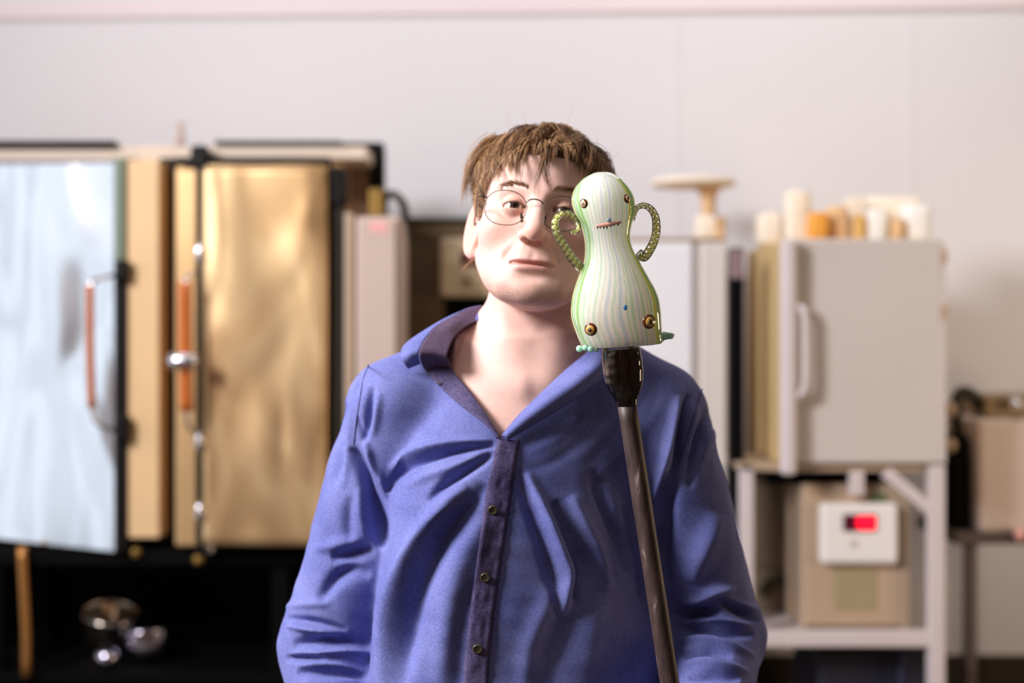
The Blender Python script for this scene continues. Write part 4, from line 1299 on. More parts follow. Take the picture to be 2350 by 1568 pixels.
for pts, w, amp in FOLDS:
    Q = catmull(np.array(pts, float), 4 * len(pts))
    lo = Q.min(0) - 4 * w; hi = Q.max(0) + 4 * w
    sel = np.nonzero((uv2 > lo).all(1) & (uv2 < hi).all(1) & (front > 0))[0]
    if not len(sel): continue
    best = np.full(len(sel), 1e9); bt = np.zeros(len(sel)); n = len(Q) - 1
    for i in range(n):
        d, t = seg_dist(uv2[sel], Q[i], Q[i + 1]); m = d < best
        best[m] = d[m]; bt[m] = (i + t[m]) / n
    tap = np.sin(np.pi * np.clip(bt, 0, 1)) ** 0.55
    wloc = w * (0.6 + 0.4 * tap)
    disp[sel] += amp * (0.0022 if abs(amp) > 4.5 else 0.0014) * tap * np.exp(-(best / wloc) ** 2) * front[sel]
disp += 0.0016 * vnoise(V2, 7, 5) + 0.0006 * vnoise(V2, 24, 6) * np.clip(1.4 - np.abs(V2[:, 2] - 1.1) * 3, .3, 1)
# rings of cloth bunched on the lower sleeves, all the way round
arm = np.minimum(np.abs(V2[:, 0] + .235), np.abs(V2[:, 0] - .262)) < 0.07
disp += arm * (front < .3) * (V2[:, 2] < 1.16) * 0.004 * np.sin(V2[:, 2] * 210 + 2.5 * np.sin(V2[:, 0] * 40))
V2 = V2 + N2 * disp[:, None]
V2 = smooth_mesh(V2, F2, 1)
uv2 = np.stack([1175 + V2[:, 0] / V2[:, 1] * FPX, 784 - (V2[:, 2] - CAM_Z) / V2[:, 1] * FPX], -1)
shirt_bvh = BVHTree.FromPolygons([tuple(v) for v in V2], [tuple(f) for f in F2])

# open neck: the inner edge of the neckline on both sides
NECK_L = [(1103, 738), (1080, 743), (1062, 755), (1045, 772), (1032, 797), (1028, 820), (1037, 846), (1054, 871), (1075, 896), (1104, 935), (1128, 972), (1147, 1004)]
NECK_R = [(1147, 1004), (1188, 956), (1240, 905), (1290, 858), (1345, 812), (1362, 788), (1366, 762), (1356, 740)]
poly = np.array(NECK_L + NECK_R[1:] + [(1330, 700), (1120, 700)], float)
def in_poly(P, poly):
    x, y = P[:, 0], P[:, 1]; ins = np.zeros(len(P), bool); n = len(poly)
    for i in range(n):
        x1, y1 = poly[i]; x2, y2 = poly[(i + 1) % n]
        c = ((y1 > y) != (y2 > y)) & (x < (x2 - x1) * (y - y1) / (y2 - y1 + 1e-12) + x1)
        ins ^= c
    return ins
cen = np.array([1215, 850.0])
grow = cen + (poly - cen) * np.where(poly[:, :1] > 1160, 0.955, 1.02)
cut = in_poly(uv2, grow) & (V2[:, 1] < 1.90)
cut |= (np.hypot(V2[:, 0] - .027, (V2[:, 1] - 1.893)) < 0.066) & (V2[:, 2] > 1.42)
cut |= (V2[:, 2] < 0.905) & (np.abs(V2[:, 0] - .022) < .19)
for w, e in ((WR_L, EL_L), (WR_R, EL_R)):       # cuffs end at the wrist
    w = np.array(w); a = w - np.array(e); a /= np.linalg.norm(a)
    cut |= (((V2 - w) @ a) > -0.012) & (np.linalg.norm(V2 - w, axis=1) < .09)
keepf = ~cut[F2].any(1)
Fk = F2[keepf]; used = np.unique(Fk); rem = np.full(len(V2), -1); rem[used] = np.arange(len(used))
V3 = V2[used]; F3 = rem[Fk]

def cloth_mat(name, rgb, rgb2, weave=900.0):
    m = bpy.data.materials.new(name); m.use_nodes = True
    nt = m.node_tree; b = nt.nodes['Principled BSDF']
    tc = nt.nodes.new('ShaderNodeTexCoord')
    n = nt.nodes.new('ShaderNodeTexNoise'); n.inputs['Scale'].default_value = 420; n.inputs['Detail'].default_value = 3
    nt.links.new(tc.outputs['Object'], n.inputs['Vector'])
    n1 = nt.nodes.new('ShaderNodeTexNoise'); n1.inputs['Scale'].default_value = 14; n1.inputs['Detail'].default_value = 4
    nt.links.new(tc.outputs['Object'], n1.inputs['Vector'])
    ad = nt.nodes.new('ShaderNodeMath'); ad.operation = 'MULTIPLY_ADD'; ad.inputs[1].default_value = 0.55
    nt.links.new(n.outputs['Fac'], ad.inputs[0]); 
    ml = nt.nodes.new('ShaderNodeMath'); ml.operation = 'MULTIPLY'; ml.inputs[1].default_value = 0.45
    nt.links.new(n1.outputs['Fac'], ml.inputs[0]); nt.links.new(ml.outputs[0], ad.inputs[2])
    cr = nt.nodes.new('ShaderNodeValToRGB')
    cr.color_ramp.elements[0].position = 0.38; cr.color_ramp.elements[1].position = 0.62
    cr.color_ramp.elements[0].color = lin(*rgb); cr.color_ramp.elements[1].color = lin(*rgb2)
    nt.links.new(ad.outputs[0], cr.inputs['Fac']); nt.links.new(cr.outputs['Color'], b.inputs['Base Color'])
    b.inputs['Roughness'].default_value = 0.75
    b.inputs['Specular IOR Level'].default_value = 0.25
    b.inputs['Sheen Weight'].default_value = 0.06; b.inputs['Sheen Roughness'].default_value = 0.4
    b.inputs['Sheen Tint'].default_value = (0.75, 0.72, 1.0, 1)
    w1 = nt.nodes.new('ShaderNodeTexWave'); w1.inputs['Scale'].default_value = weave / 2; w1.bands_direction = 'DIAGONAL'
    nt.links.new(tc.outputs['Object'], w1.inputs['Vector'])
    mm = nt.nodes.new('ShaderNodeMath'); mm.operation = 'ADD'
    nt.links.new(w1.outputs['Fac'], mm.inputs[0]); nt.links.new(n.outputs['Fac'], mm.inputs[1])
    bp = nt.nodes.new('ShaderNodeBump'); bp.inputs['Strength'].default_value = 0.35; bp.inputs['Distance'].default_value = 0.0006
    nt.links.new(mm.outputs[0], bp.inputs['Height']); nt.links.new(bp.outputs['Normal'], b.inputs['Normal'])
    return m
M_shirt = cloth_mat('blue_shirt_cloth', (91, 97, 161), (120, 126, 185))
M_inner = cloth_mat('shirt_reverse', (80, 64, 88), (104, 86, 110))
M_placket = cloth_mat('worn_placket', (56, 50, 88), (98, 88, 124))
M_seam = mat('dark_seam', (62, 60, 112), 0.8)
shirt = mesh_np('shirt', V3, F3, M_shirt, man)
sd_ = shirt.modifiers.new('cloth', 'SOLIDIFY'); sd_.thickness = 0.0025; sd_.offset = -1
shirt.data.materials.append(M_inner); sd_.material_offset = 0

def on(u, v, lift, fb=1.80, bvh=None):
    p = cast(bvh or shirt_bvh, u, v, lift, fb)
    return p
def ribbon(name, rails, m, parent, thick=0.0022, sub=1, n=40):
    """cloth band lofted through several rails (each a list of world points)"""
    R = [catmull(np.array(r), n) for r in rails]
    k = 6 * (len(R) - 1) + 1
    G = np.stack([catmull(np.array([r[i] for r in R]), k) for i in range(n)])   # n,k,3
    i = np.arange(n - 1)[:, None]; j = np.arange(k - 1)[None, :]
    F = np.stack([i * k + j, i * k + j + 1, (i + 1) * k + j + 1, (i + 1) * k + j], -1).reshape(-1, 4)
    o = mesh_np(name, G.reshape(-1, 3), F, m, parent)
    s = o.modifiers.new('cloth', 'SOLIDIFY'); s.thickness = thick; s.offset = 0
    return o
# button band down the front
L_E = [(1146, 1006), (1138, 1029), (1128, 1075), (1116, 1127), (1105, 1210), (1094, 1290), (1087, 1345), (1080, 1398), (1072, 1470), (1065, 1543), (1062, 1590), (1056, 1660)]
R_E = [(1192, 1012), (1186, 1047), (1178, 1110), (1167, 1181), (1156, 1254), (1145, 1326), (1137, 1380), (1130, 1435), (1125, 1490), (1121, 1543), (1118, 1590), (1113, 1660)]
def along(E, t):
    Q = catmull(np.array(E, float), 200); return Q[int(np.clip(t, 0, 1) * 199)]
rs2 = np.random.RandomState(3)
rails = []
for f in (0, .12, .3, .5, .7, .9, 1.0):
    r = []
    for t in np.linspace(0, 1, 44):
        u, v = along(L_E, t) * (1 - f) + along(R_E, t) * f
        lift = (0.0030, 0.0045, 0.004, 0.004, 0.004, 0.0035, 0.0005)[int(round(f * 6.0001))] if False else np.interp(f, [0, .1, .5, .9, 1], [.003, .0046, .004, .0036, .0008])
        r.append(on(u, v, lift + (rs2.rand() - .5) * .0011 * (0.1 < f < .95)))
    rails.append(r)
pk = ribbon('placket', rails, M_placket, shirt, 0.0016, n=120)
for E, lf in ((R_E, 0.0026),):
    tube('seam', [on(*(along(E, t) - np.array([2, 0])), lf) for t in np.linspace(0, 1, 60)], 0.0007, M_seam, shirt, 6)
# buttons
M_btn = mat('dark_horn_button', (66, 60, 44), 0.25, coat=0.4, var=0.3, scale=300)
M_brn = mat('button_hole', (20, 16, 14), 0.6)
for u, v in ((1131, 1171), (1113, 1326), (1096, 1490)):
    c = on(u, v, 0.0058); 
    prof = catmull(np.array([(1e-4, 0.0012), (.0026, .0011), (.0036, .0016), (.0050, .0020), (.0058, .0010), (.0058, -.0006), (1e-4, -.0010)]), 30)
    V, F = lathe_np(prof, (0, 0, 0), 28)
    V = np.stack([V[:, 0], -V[:, 2], V[:, 1]], -1)
    h0 = on(u, v - 14, .004); h1 = on(u, v + 14, .004); tl_ = math.atan2(h1[1] - h0[1], h0[2] - h1[2])
    Rb = np.array(Matrix.Rotation(-tl_, 3, 'X'))
    b_ = mesh_np('button', V @ Rb.T + c, F, M_btn, shirt)
    parts = []
    for dx in (-.0012, .0012):
        for dz in (-.0012, .0012):
            parts.append(ellipsoid_np(np.array([dx, -.0013, dz]), (.0005, .0003, .0005), None, 8, 6))
    V, F = join_np(parts)
    mesh_np('hole', V @ Rb.T + c, F, M_brn, b_)

# collar, the side lying open to the window
def PX(u, v, y): return np.array(px(u, v, y))
inner = [PX(1110, 738, 1.868), PX(1084, 742, 1.856), PX(1062, 755, 1.842), PX(1045, 772, 1.826), PX(1032, 797, 1.812), PX(1027, 820, 1.800), on(1037, 846, .003), on(1054, 871, .003)]
mid = [PX(1108, 722, 1.880), PX(1078, 726, 1.866), PX(1052, 738, 1.848), PX(1026, 756, 1.828), PX(1004, 784, 1.814), PX(996, 812, 1.798), on(1006, 842, .006), on(1030, 878, .005)]
ridge = [PX(1106, 702, 1.892), PX(1070, 711, 1.876), PX(1038, 728, 1.856), PX(1002, 750, 1.832), PX(975, 780, 1.814), PX(962, 810, 1.796), on(974, 846, .007), on(1008, 886, .006)]
ribbon('collar', [inner, mid, ridge], M_inner, shirt)
o1_ = [PX(1106, 702, 1.893), PX(1070, 710, 1.878), PX(1038, 727, 1.858), PX(1002, 749, 1.834), PX(975, 779, 1.815), PX(961, 810, 1.797), on(964, 834, .012)]
o2_ = [PX(1100, 709, 1.900), PX(1060, 716, 1.886), PX(1020, 733, 1.866), PX(980, 757, 1.840), PX(950, 784, 1.820), PX(940, 812, 1.800), on(950, 840, .012)]
o3_ = [PX(1092, 720, 1.904), PX(1046, 728, 1.890), PX(1000, 746, 1.872), PX(955, 772, 1.850), PX(926, 796, 1.832), PX(922, 822, 1.812), on(936, 846, .010)]
ribbon('collar_leaf', [o1_, o2_, o3_], M_shirt, shirt)
# neckline facing from the collar down to the first fastened button
fa = [on(1028, 822, .003), on(1037, 846, .003), on(1054, 871, .003), on(1075, 896, .003), on(1104, 935, .003), on(1128, 972, .003), on(1148, 1006, .005)]
fb = [on(984, 846, .006), on(996, 868, .005), on(1020, 898, .005), on(1048, 924, .005), on(1082, 950, .005), on(1112, 974, .005), on(1142, 1004, .006)]
fm = [(a + b) / 2 + np.array([0, -.002, 0]) for a, b in zip(fa, fb)]
ribbon('facing', [fa, fm, fb], M_placket, shirt)
# the other collar half, folded back in a long roll
ra = [PX(1360, 770, 1.850), PX(1356, 792, 1.836), on(1345, 812, .010), on(1290, 858, .010), on(1240, 905, .009), on(1190, 955, .008), on(1152, 1000, .007)]
rb_ = [PX(1382, 766, 1.838), PX(1380, 792, 1.822), on(1364, 834, .036), on(1318, 876, .034), on(1266, 912, .029), on(1206, 958, .020), on(1158, 1002, .009)]
rc = [PX(1402, 770, 1.840), PX(1404, 800, 1.822), on(1386, 842, .034), on(1342, 886, .032), on(1288, 922, .027), on(1220, 966, .018), on(1162, 1006, .008)]
rd = [PX(1412, 776, 1.850), PX(1416, 806, 1.832), on(1396, 850, .010), on(1350, 896, .009), on(1294, 932, .008), on(1226, 974, .006), on(1164, 1010, .005)]
ribbon('collar', [ra, rb_, rc, rd], M_shirt, shirt)
# sleeve head seams
for E in ([(846, 838), (834, 870), (826, 915), (818, 965), (812, 1020)], [(1612, 892), (1596, 940), (1578, 1000), (1560, 1060)]):
    tube('seam', [on(u, v, .0004) for u, v in catmull(np.array(E, float), 40)], 0.0008, M_seam, shirt, 6)

# ------------------------------------------------------------------ trousers and shoes (below the picture's edge)
M_jeans = mat('dark_trouser_cloth', (46, 46, 58), 0.85, var=0.15, scale=60)
M_shoe = mat('brown_shoe_leather', (70, 48, 34), 0.45)
xs3 = np.arange(-0.26, 0.30, 0.008); ys3 = np.arange(1.66, 2.06, 0.008); zs3 = np.arange(0.03, 0.96, 0.008)
q_ = (xs3.astype(f32)[:, None, None], ys3.astype(f32)[None, :, None], zs3.astype(f32)[None, None, :])
xx = np.abs((q_[0] - .022) / .172); yy = np.abs((q_[1] - 1.868) / .125)
d = np.maximum(((xx ** 2.4 + yy ** 2.4) ** (1 / 2.4) - 1) * .125, np.abs(q_[2] - .85) - .075) + 0 * q_[2]
for s in (-1, 1):
    lg = sd_cap(q_, (.022 + s * .088, 1.872, .82), (.022 + s * .105, 1.868, .47), .092, .066)
    lg = smin(lg, sd_cap(q_, (.022 + s * .105, 1.868, .47), (.022 + s * .115, 1.885, .09), .066, .052), .02)
    d = smin(d, lg, .02)
d = np.maximum(d, .055 - q_[2])
Vt, Ft = surface_nets(d, xs3, ys3, zs3)
mesh_np('trousers', Vt, Ft, M_jeans, man)
for s in (-1, 1):
    cx_ = .022 + s * .118
    g = (np.arange(cx_ - .07, cx_ + .07, .006), np.arange(1.70, 1.98, .006), np.arange(-.02, .14, .006))
    q_ = (g[0].astype(f32)[:, None, None], g[1].astype(f32)[None, :, None], g[2].astype(f32)[None, None, :])
    d = sd_cap(q_, (cx_, 1.905, .045), (cx_ + s * .012, 1.775, .032), .040, .038)
    d = smin(d, sd_cap(q_, (cx_, 1.888, .05), (cx_, 1.886, .10), .045, .048), .02)
    d = np.maximum(d, .004 - q_[2])
    Vt, Ft = surface_nets(d, *g)
    sh = mesh_np('shoe', Vt, Ft, M_shoe, man)
    Vs, Fs = ellipsoid_np((cx_ + s * .006, 1.838, .006), (.043, .108, .0062), None, 24, 8)
    mesh_np('sole', Vs, Fs, M_near_black, sh)

# ------------------------------------------------------------------ wire glasses
M_wire = mat('dark_wire', (84, 76, 70), 0.3, metal=0.7)
M_lens = bpy.data.materials.new('lens_glass'); M_lens.use_nodes = True
nt = M_lens.node_tree; nt.nodes.clear()
out = nt.nodes.new('ShaderNodeOutputMaterial'); mixs = nt.nodes.new('ShaderNodeMixShader')
tr = nt.nodes.new('ShaderNodeBsdfTransparent'); gl = nt.nodes.new('ShaderNodeBsdfGlossy'); fr = nt.nodes.new('ShaderNodeFresnel')
gl.inputs['Roughness'].default_value = 0.03; fr.inputs['IOR'].default_value = 1.35; tr.inputs['Color'].default_value = (.96, .97, .96, 1)
nt.links.new(fr.outputs[0], mixs.inputs[0]); nt.links.new(tr.outputs[0], mixs.inputs[1]); nt.links.new(gl.outputs[0], mixs.inputs[2])
nt.links.new(mixs.outputs[0], out.inputs['Surface'])
YG = -0.104                                    # lens plane in front of the face
def GW(P): return to_world(np.array(P))
gls = empty('eyeglasses', to_world(np.array([[0, YG, 0.004]]))[0], 'round thin wire eyeglasses worn on the nose', 'glasses')
RW, RH = 0.0249, 0.0214
for s in (-1, 1):
    c = np.array([s * 0.0345 - 0.004, YG, -0.0115])
    a = np.linspace(0, 2 * np.pi, 61)
    sx = np.sign(np.cos(a)) * np.abs(np.cos(a)) ** .88; sz = np.sign(np.sin(a)) * np.abs(np.sin(a)) ** .88
    ring = c + np.stack([RW * sx * (1 + .03 * np.sin(a)), 0.0035 * (np.cos(a) * s) ** 2 + .0 * a, RH * sz], -1)
    rim = mesh_np('rim', *tube_np(GW(ring), 0.00055, 8, False), M_wire, gls)
    # lens: a thin shallow dome
    rr = np.linspace(0.02, 0.985, 9); V = []
    for k, q in enumerate(rr):
        V.append(c + (ring[:-1] - c) * q + np.array([0, -.0022 * (1 - q * q), 0]))
    V = np.vstack(V); n = 60
    i = np.arange(8)[:, None]; j = np.arange(n)[None, :]; j2 = (j + 1) % n
    F = np.stack([i * n + j, i * n + j2, (i + 1) * n + j2, (i + 1) * n + j], -1).reshape(-1, 4)
    le = mesh_np('lens', GW(V), F, M_lens, gls)
    # hinge block and temple
    h = c + np.array([s * RW * .985, .002, 0.0105])
    tube('temple', GW([h + np.array([-s * .001, 0, 0]), h + np.array([s * .006, 0, .0015]), h + np.array([s * .0105, .006, .001]), h + np.array([s * .0150, .050, -.002]), h + np.array([s * .0215, .105, -.004]), h + np.array([s * .0195, .122, -.016])]), 0.0011, M_wire, gls, 8, 40)
    tube('nose_pad', GW([c + np.array([-s * .0195, .002, -.003]), c + np.array([-s * .0205, .006, -.008]), c + np.array([-s * .0215, .006, -.014])]), [0.0008, .002, .0018], M_wire, gls, 8, 12)
tube('bridge', GW([(-0.0145, YG, -.0025), (-0.010, YG - .002, .0008), (-.004, YG - .0025, .0018), (0.002, YG - .002, .0008), (0.0065, YG, -.0025)]), 0.0009, M_wire, gls, 8, 24)

# ------------------------------------------------------------------ the rod
YP = 1.65
KP = YP / FPX
def FP(u, v, dy=0.0): return np.array(px(u, v, YP)) + np.array([0, dy, 0])
def cr2(x, y): return (1230 + x / 3.337, 370 + y / 3.337)      # reading of an enlarged view
M_rod = bpy.data.materials.new('scaled_steel'); M_rod.use_nodes = True
nt = M_rod.node_tree; b = nt.nodes['Principled BSDF']
tc = nt.nodes.new('ShaderNodeTexCoord'); mp = nt.nodes.new('ShaderNodeMapping'); mp.inputs['Scale'].default_value = (70, 70, 16)
nt.links.new(tc.outputs['Object'], mp.inputs['Vector'])
n1 = nt.nodes.new('ShaderNodeTexNoise'); n1.inputs['Scale'].default_value = 1.0; n1.inputs['Detail'].default_value = 6; n1.inputs['Roughness'].default_value = .7
nt.links.new(mp.outputs['Vector'], n1.inputs['Vector'])
cr = nt.nodes.new('ShaderNodeValToRGB'); e = cr.color_ramp.elements
e[0].position = .35; e[0].color = lin(44, 34, 32); e[1].position = .74; e[1].color = lin(178, 162, 158)
e2 = cr.color_ramp.elements.new(.6); e2.color = lin(82, 64, 60)
nt.links.new(n1.outputs['Fac'], cr.inputs['Fac']); nt.links.new(cr.outputs['Color'], b.inputs['Base Color'])
b.inputs['Metallic'].default_value = .2; b.inputs['Roughness'].default_value = .5
bp = nt.nodes.new('ShaderNodeBump'); bp.inputs['Strength'].default_value = .35; bp.inputs['Distance'].default_value = .001
nt.links.new(n1.outputs['Fac'], bp.inputs['Height']); nt.links.new(bp.outputs['Normal'], b.inputs['Normal'])
M_tip = bpy.data.materials.new('glass_coated_tip'); M_tip.use_nodes = True
nt = M_tip.node_tree; b = nt.nodes['Principled BSDF']
tc = nt.nodes.new('ShaderNodeTexCoord'); mp = nt.nodes.new('ShaderNodeMapping'); mp.inputs['Scale'].default_value = (260, 260, 22)
nt.links.new(tc.outputs['Object'], mp.inputs['Vector'])
n1 = nt.nodes.new('ShaderNodeTexNoise'); n1.inputs['Scale'].default_value = 1.0; n1.inputs['Detail'].default_value = 4
nt.links.new(mp.outputs['Vector'], n1.inputs['Vector'])
cr = nt.nodes.new('ShaderNodeValToRGB'); e = cr.color_ramp.elements
e[0].position = .4; e[0].color = lin(54, 41, 37); e[1].position = .75; e[1].color = lin(126, 104, 94)
nt.links.new(n1.outputs['Fac'], cr.inputs['Fac']); nt.links.new(cr.outputs['Color'], b.inputs['Base Color'])
b.inputs['Roughness'].default_value = .4; b.inputs['Coat Weight'].default_value = .12; b.inputs['Coat Roughness'].default_value = .3; b.inputs['Specular IOR Level'].default_value = .25

pd = np.array([-PIPE_SLOPE, 0, 1.0]); pd /= np.linalg.norm(pd)
rod_top = pipe_at(806); 
zbot = 0.012
rod_bot = rod_top - pd * (rod_top[2] - zbot) / pd[2]
rod_e = empty('blowpipe', rod_bot, 'long dark scaled steel blowpipe held upright in front of the shirt', 'blowpipe')
ts_ = np.linspace(0, 1, 60)
def rod_pt(v): return pipe_at(v)
V, F = tube_np(np.array([rod_pt(918) * (1 - t) + rod_bot * t for t in ts_]), 22.3 * KP, 28)
mesh_np('shaft', V, F, M_rod, rod_e)
# thick dark end under the glass
prof = [(802, 40.5), (804, 42), (815, 43.5), (850, 45), (872, 43.5), (892, 38), (908, 30), (918, 25.5), (930, 23.4)]
pv = np.linspace(802, 930, 44); pr = np.interp(pv, [a for a, _ in prof], [b for _, b in prof])
pr = np.convolve(np.pad(pr, 2, 'edge'), np.ones(5) / 5, 'valid')
cent = np.array([FP(1439 + (v - 930) * 0.113, v) for v in pv])
V, F = tube_np(cent, pr * KP, 40)
tip = mesh_np('pipe_head', V, F, M_tip, rod_e)

SHEATH = (cent, pr)
# ------------------------------------------------------------------ the glass figure
rowsL = [(86, 470), (92, 440), (110, 400), (130, 366), (150, 342), (200, 300), (250, 279), (300, 271), (350, 279), (400, 296), (450, 319), (500, 343), (560, 361), (620, 371), (680, 374), (740, 370), (800, 357), (860, 334), (920, 310), (980, 290), (1050, 273), (1120, 266), (1180, 269), (1240, 284), (1300, 306), (1350, 326), (1390, 345), (1412, 356)]
rowsR = [(86, 545), (92, 580), (110, 615), (130, 645), (150, 668), (200, 712), (250, 742), (300, 758), (350, 762), (400, 757), (450, 744), (500, 731), (560, 722), (620, 727), (680, 746), (740, 778), (800, 812), (860, 846), (920, 880), (980, 912), (1050, 938), (1120, 951), (1180, 957), (1240, 960), (1300, 963), (1350, 970), (1390, 972), (1412, 962)]
NR, NA = 150, 144
yv = 86 + (1412 - 86) * (0.5 - 0.5 * np.cos(np.linspace(0, np.pi, NR)))
yl = np.array(rowsL, float); yr = np.array(rowsR, float)
def smooth_interp(t, T, Y):
    # finely sampled spline through the readings
    Q = catmull(np.stack([T, Y], -1), 800); return np.interp(t, Q[:, 0], Q[:, 1])
lx = smooth_interp(yv, yl[:, 0], yl[:, 1]); rx = smooth_interp(yv, yr[:, 0], yr[:, 1])
ratio = np.interp(yv, [86, 300, 560, 900, 1200, 1412], [.92, .92, .90, .74, .62, .56])
expo = np.interp(yv, [86, 900, 1412], [2.0, 2.05, 2.5])
a = np.linspace(0, 2 * np.pi, NA, endpoint=False)
tilt = lambda x, y: y - (x - 660) * 0.055 * np.clip((y - 900) / 500, 0, 1)    # the base rises to one side
rows = []
for i in range(NR):
    ca, sa = np.cos(a), np.sin(a)
    se = 2 / expo[i]
    X = np.sign(ca) * np.abs(ca) ** se; Yd = np.sign(sa) * np.abs(sa) ** se
    c = (lx[i] + rx[i]) / 2; h = (rx[i] - lx[i]) / 2
    xr = c + h * X
    yy = tilt(xr, yv[i])
    u, v = 1230 + xr / 3.337, 370 + yy / 3.337
    rows.append(np.stack([(u - 1175) * KP, YP + h / 3.337 * KP * ratio[i] * Yd * -1, CAM_Z - (v - 784) * KP], -1))
# base: rolls under and closes, slightly hollow
for q, up in ((.93, -6), (.8, -12), (.6, 2), (.35, 20), (.12, 26), (.01, 27)):
    base = rows[NR - 1]; cen_ = base.mean(0)
    r = cen_ + (base - cen_) * np.array([q, q, 1]); r[:, 2] += up * -0.35 * KP / 3.337 * 3.0 * (-1)
    rows.append(r)
top = rows[0].mean(0)
rows = [top + (rows[0] - top) * .02 + np.array([0, 0, .0004]), top + (rows[0] - top) * .55 + np.array([0, 0, .00025])] + rows
FV = np.vstack(rows); n = len(rows)
i = np.arange(n - 1)[:, None]; j = np.arange(NA)[None, :]; j2 = (j + 1) % NA
FF = np.stack([i * NA + j, (i + 1) * NA + j, (i + 1) * NA + j2, i * NA + j2], -1).reshape(-1, 4)[:, ::-1]
nrm = vnormals(FV, FF)
if ((nrm * (FV - FV.mean(0))).sum(1)).mean() < 0: FF = FF[:, ::-1]

# cane stripes run along the body; their colour belongs to the glass
ang = np.tile(a, n); hh = np.repeat(np.linspace(0, 1, n), NA)
# front of the figure is at angle -y => sin(a) = +1 maps to the near side (see above)
fr_ = np.arctan2(np.cos(ang), np.sin(ang))           # 0 near side, + towards +x
wob = .035 * np.sin(hh * 9 + 1) + .02 * np.sin(hh * 21 + fr_ * 3) + .10 * (hh - .5)
th_ = fr_ + wob
th_ = th_ + .30 * np.clip(1 - hh * 2.0, 0, 1) * np.clip((th_ - .2) * 2, 0, 1) * np.clip((1.6 - th_) * 2, 0, 1)
cream = np.array(lin(232, 230, 214)[:3]); pink = np.array(lin(236, 216, 200)[:3]); mint = np.array(lin(166, 202, 166)[:3]); blue = np.array(lin(164, 184, 198)[:3])
green = np.array(lin(118, 164, 92)[:3]); lime = np.array(lin(176, 184, 30)[:3]); gold = np.array(lin(216, 180, 70)[:3]); dgreen = np.array(lin(88, 136, 86)[:3])
def stripe(c0, w, s=.6):
    d = np.abs((th_ - c0 + np.pi) % (2 * np.pi) - np.pi)
    return np.clip((w - d) / (w * s), 0, 1)[:, None]
CF = np.tile(cream, (len(FV), 1)); CF = CF * (1 - .75 * np.clip((hh - .45) * 2.5, 0, 1)[:, None]) + pink * .75 * np.clip((hh - .45) * 2.5, 0, 1)[:, None]
stripes = [(-1.42, .05, gold, .9), (-1.30, .10, green, 1.), (-1.15, .06, dgreen, .9), (-1.00, .09, green, .95), (-.88, .03, mint, .9), (-.76, .06, mint, .9), (-.60, .05, green, .45), (-.44, .05, mint, .9), (-.30, .035, green, .4), (-.16, .05, blue, .75), (-.02, .04, mint, .8),
           (.10, .05, blue, .85), (.23, .03, mint, .8), (.34, .05, mint, .9), (.47, .045, blue, .6), (.60, .05, mint, 1.), (.72, .03, green, .4), (.84, .05, mint, .9), (.985, .075, lime, 1.), (1.11, .075, green, 1.), (1.21, .04, dgreen, .9), (1.32, .08, green, .9), (1.43, .05, gold, .9), (1.55, .06, lime, .6)]
gz = np.clip((-.66 - th_) * 8, 0, 1) * np.clip((th_ + 1.48) * 8, 0, 1)
CF = CF * (1 - .5 * gz[:, None]) + np.array(lin(162, 192, 136)[:3]) * .5 * gz[:, None]
gz = np.clip((th_ - 1.0) * 8, 0, 1) * np.clip((1.36 - th_) * 8, 0, 1)
CF = CF * (1 - .5 * gz[:, None]) + np.array(lin(160, 192, 96)[:3]) * .5 * gz[:, None]
k = 1.68
while k < 4.8:
    stripes.append((k, .05, mint if int(k * 7) % 2 else green, .8)); k += .16
for c0, w, col, op in stripes:
    m_ = stripe(c0, w) * op * (.85 if abs(c0) < .7 else 1); CF = CF * (1 - m_) + col * m_

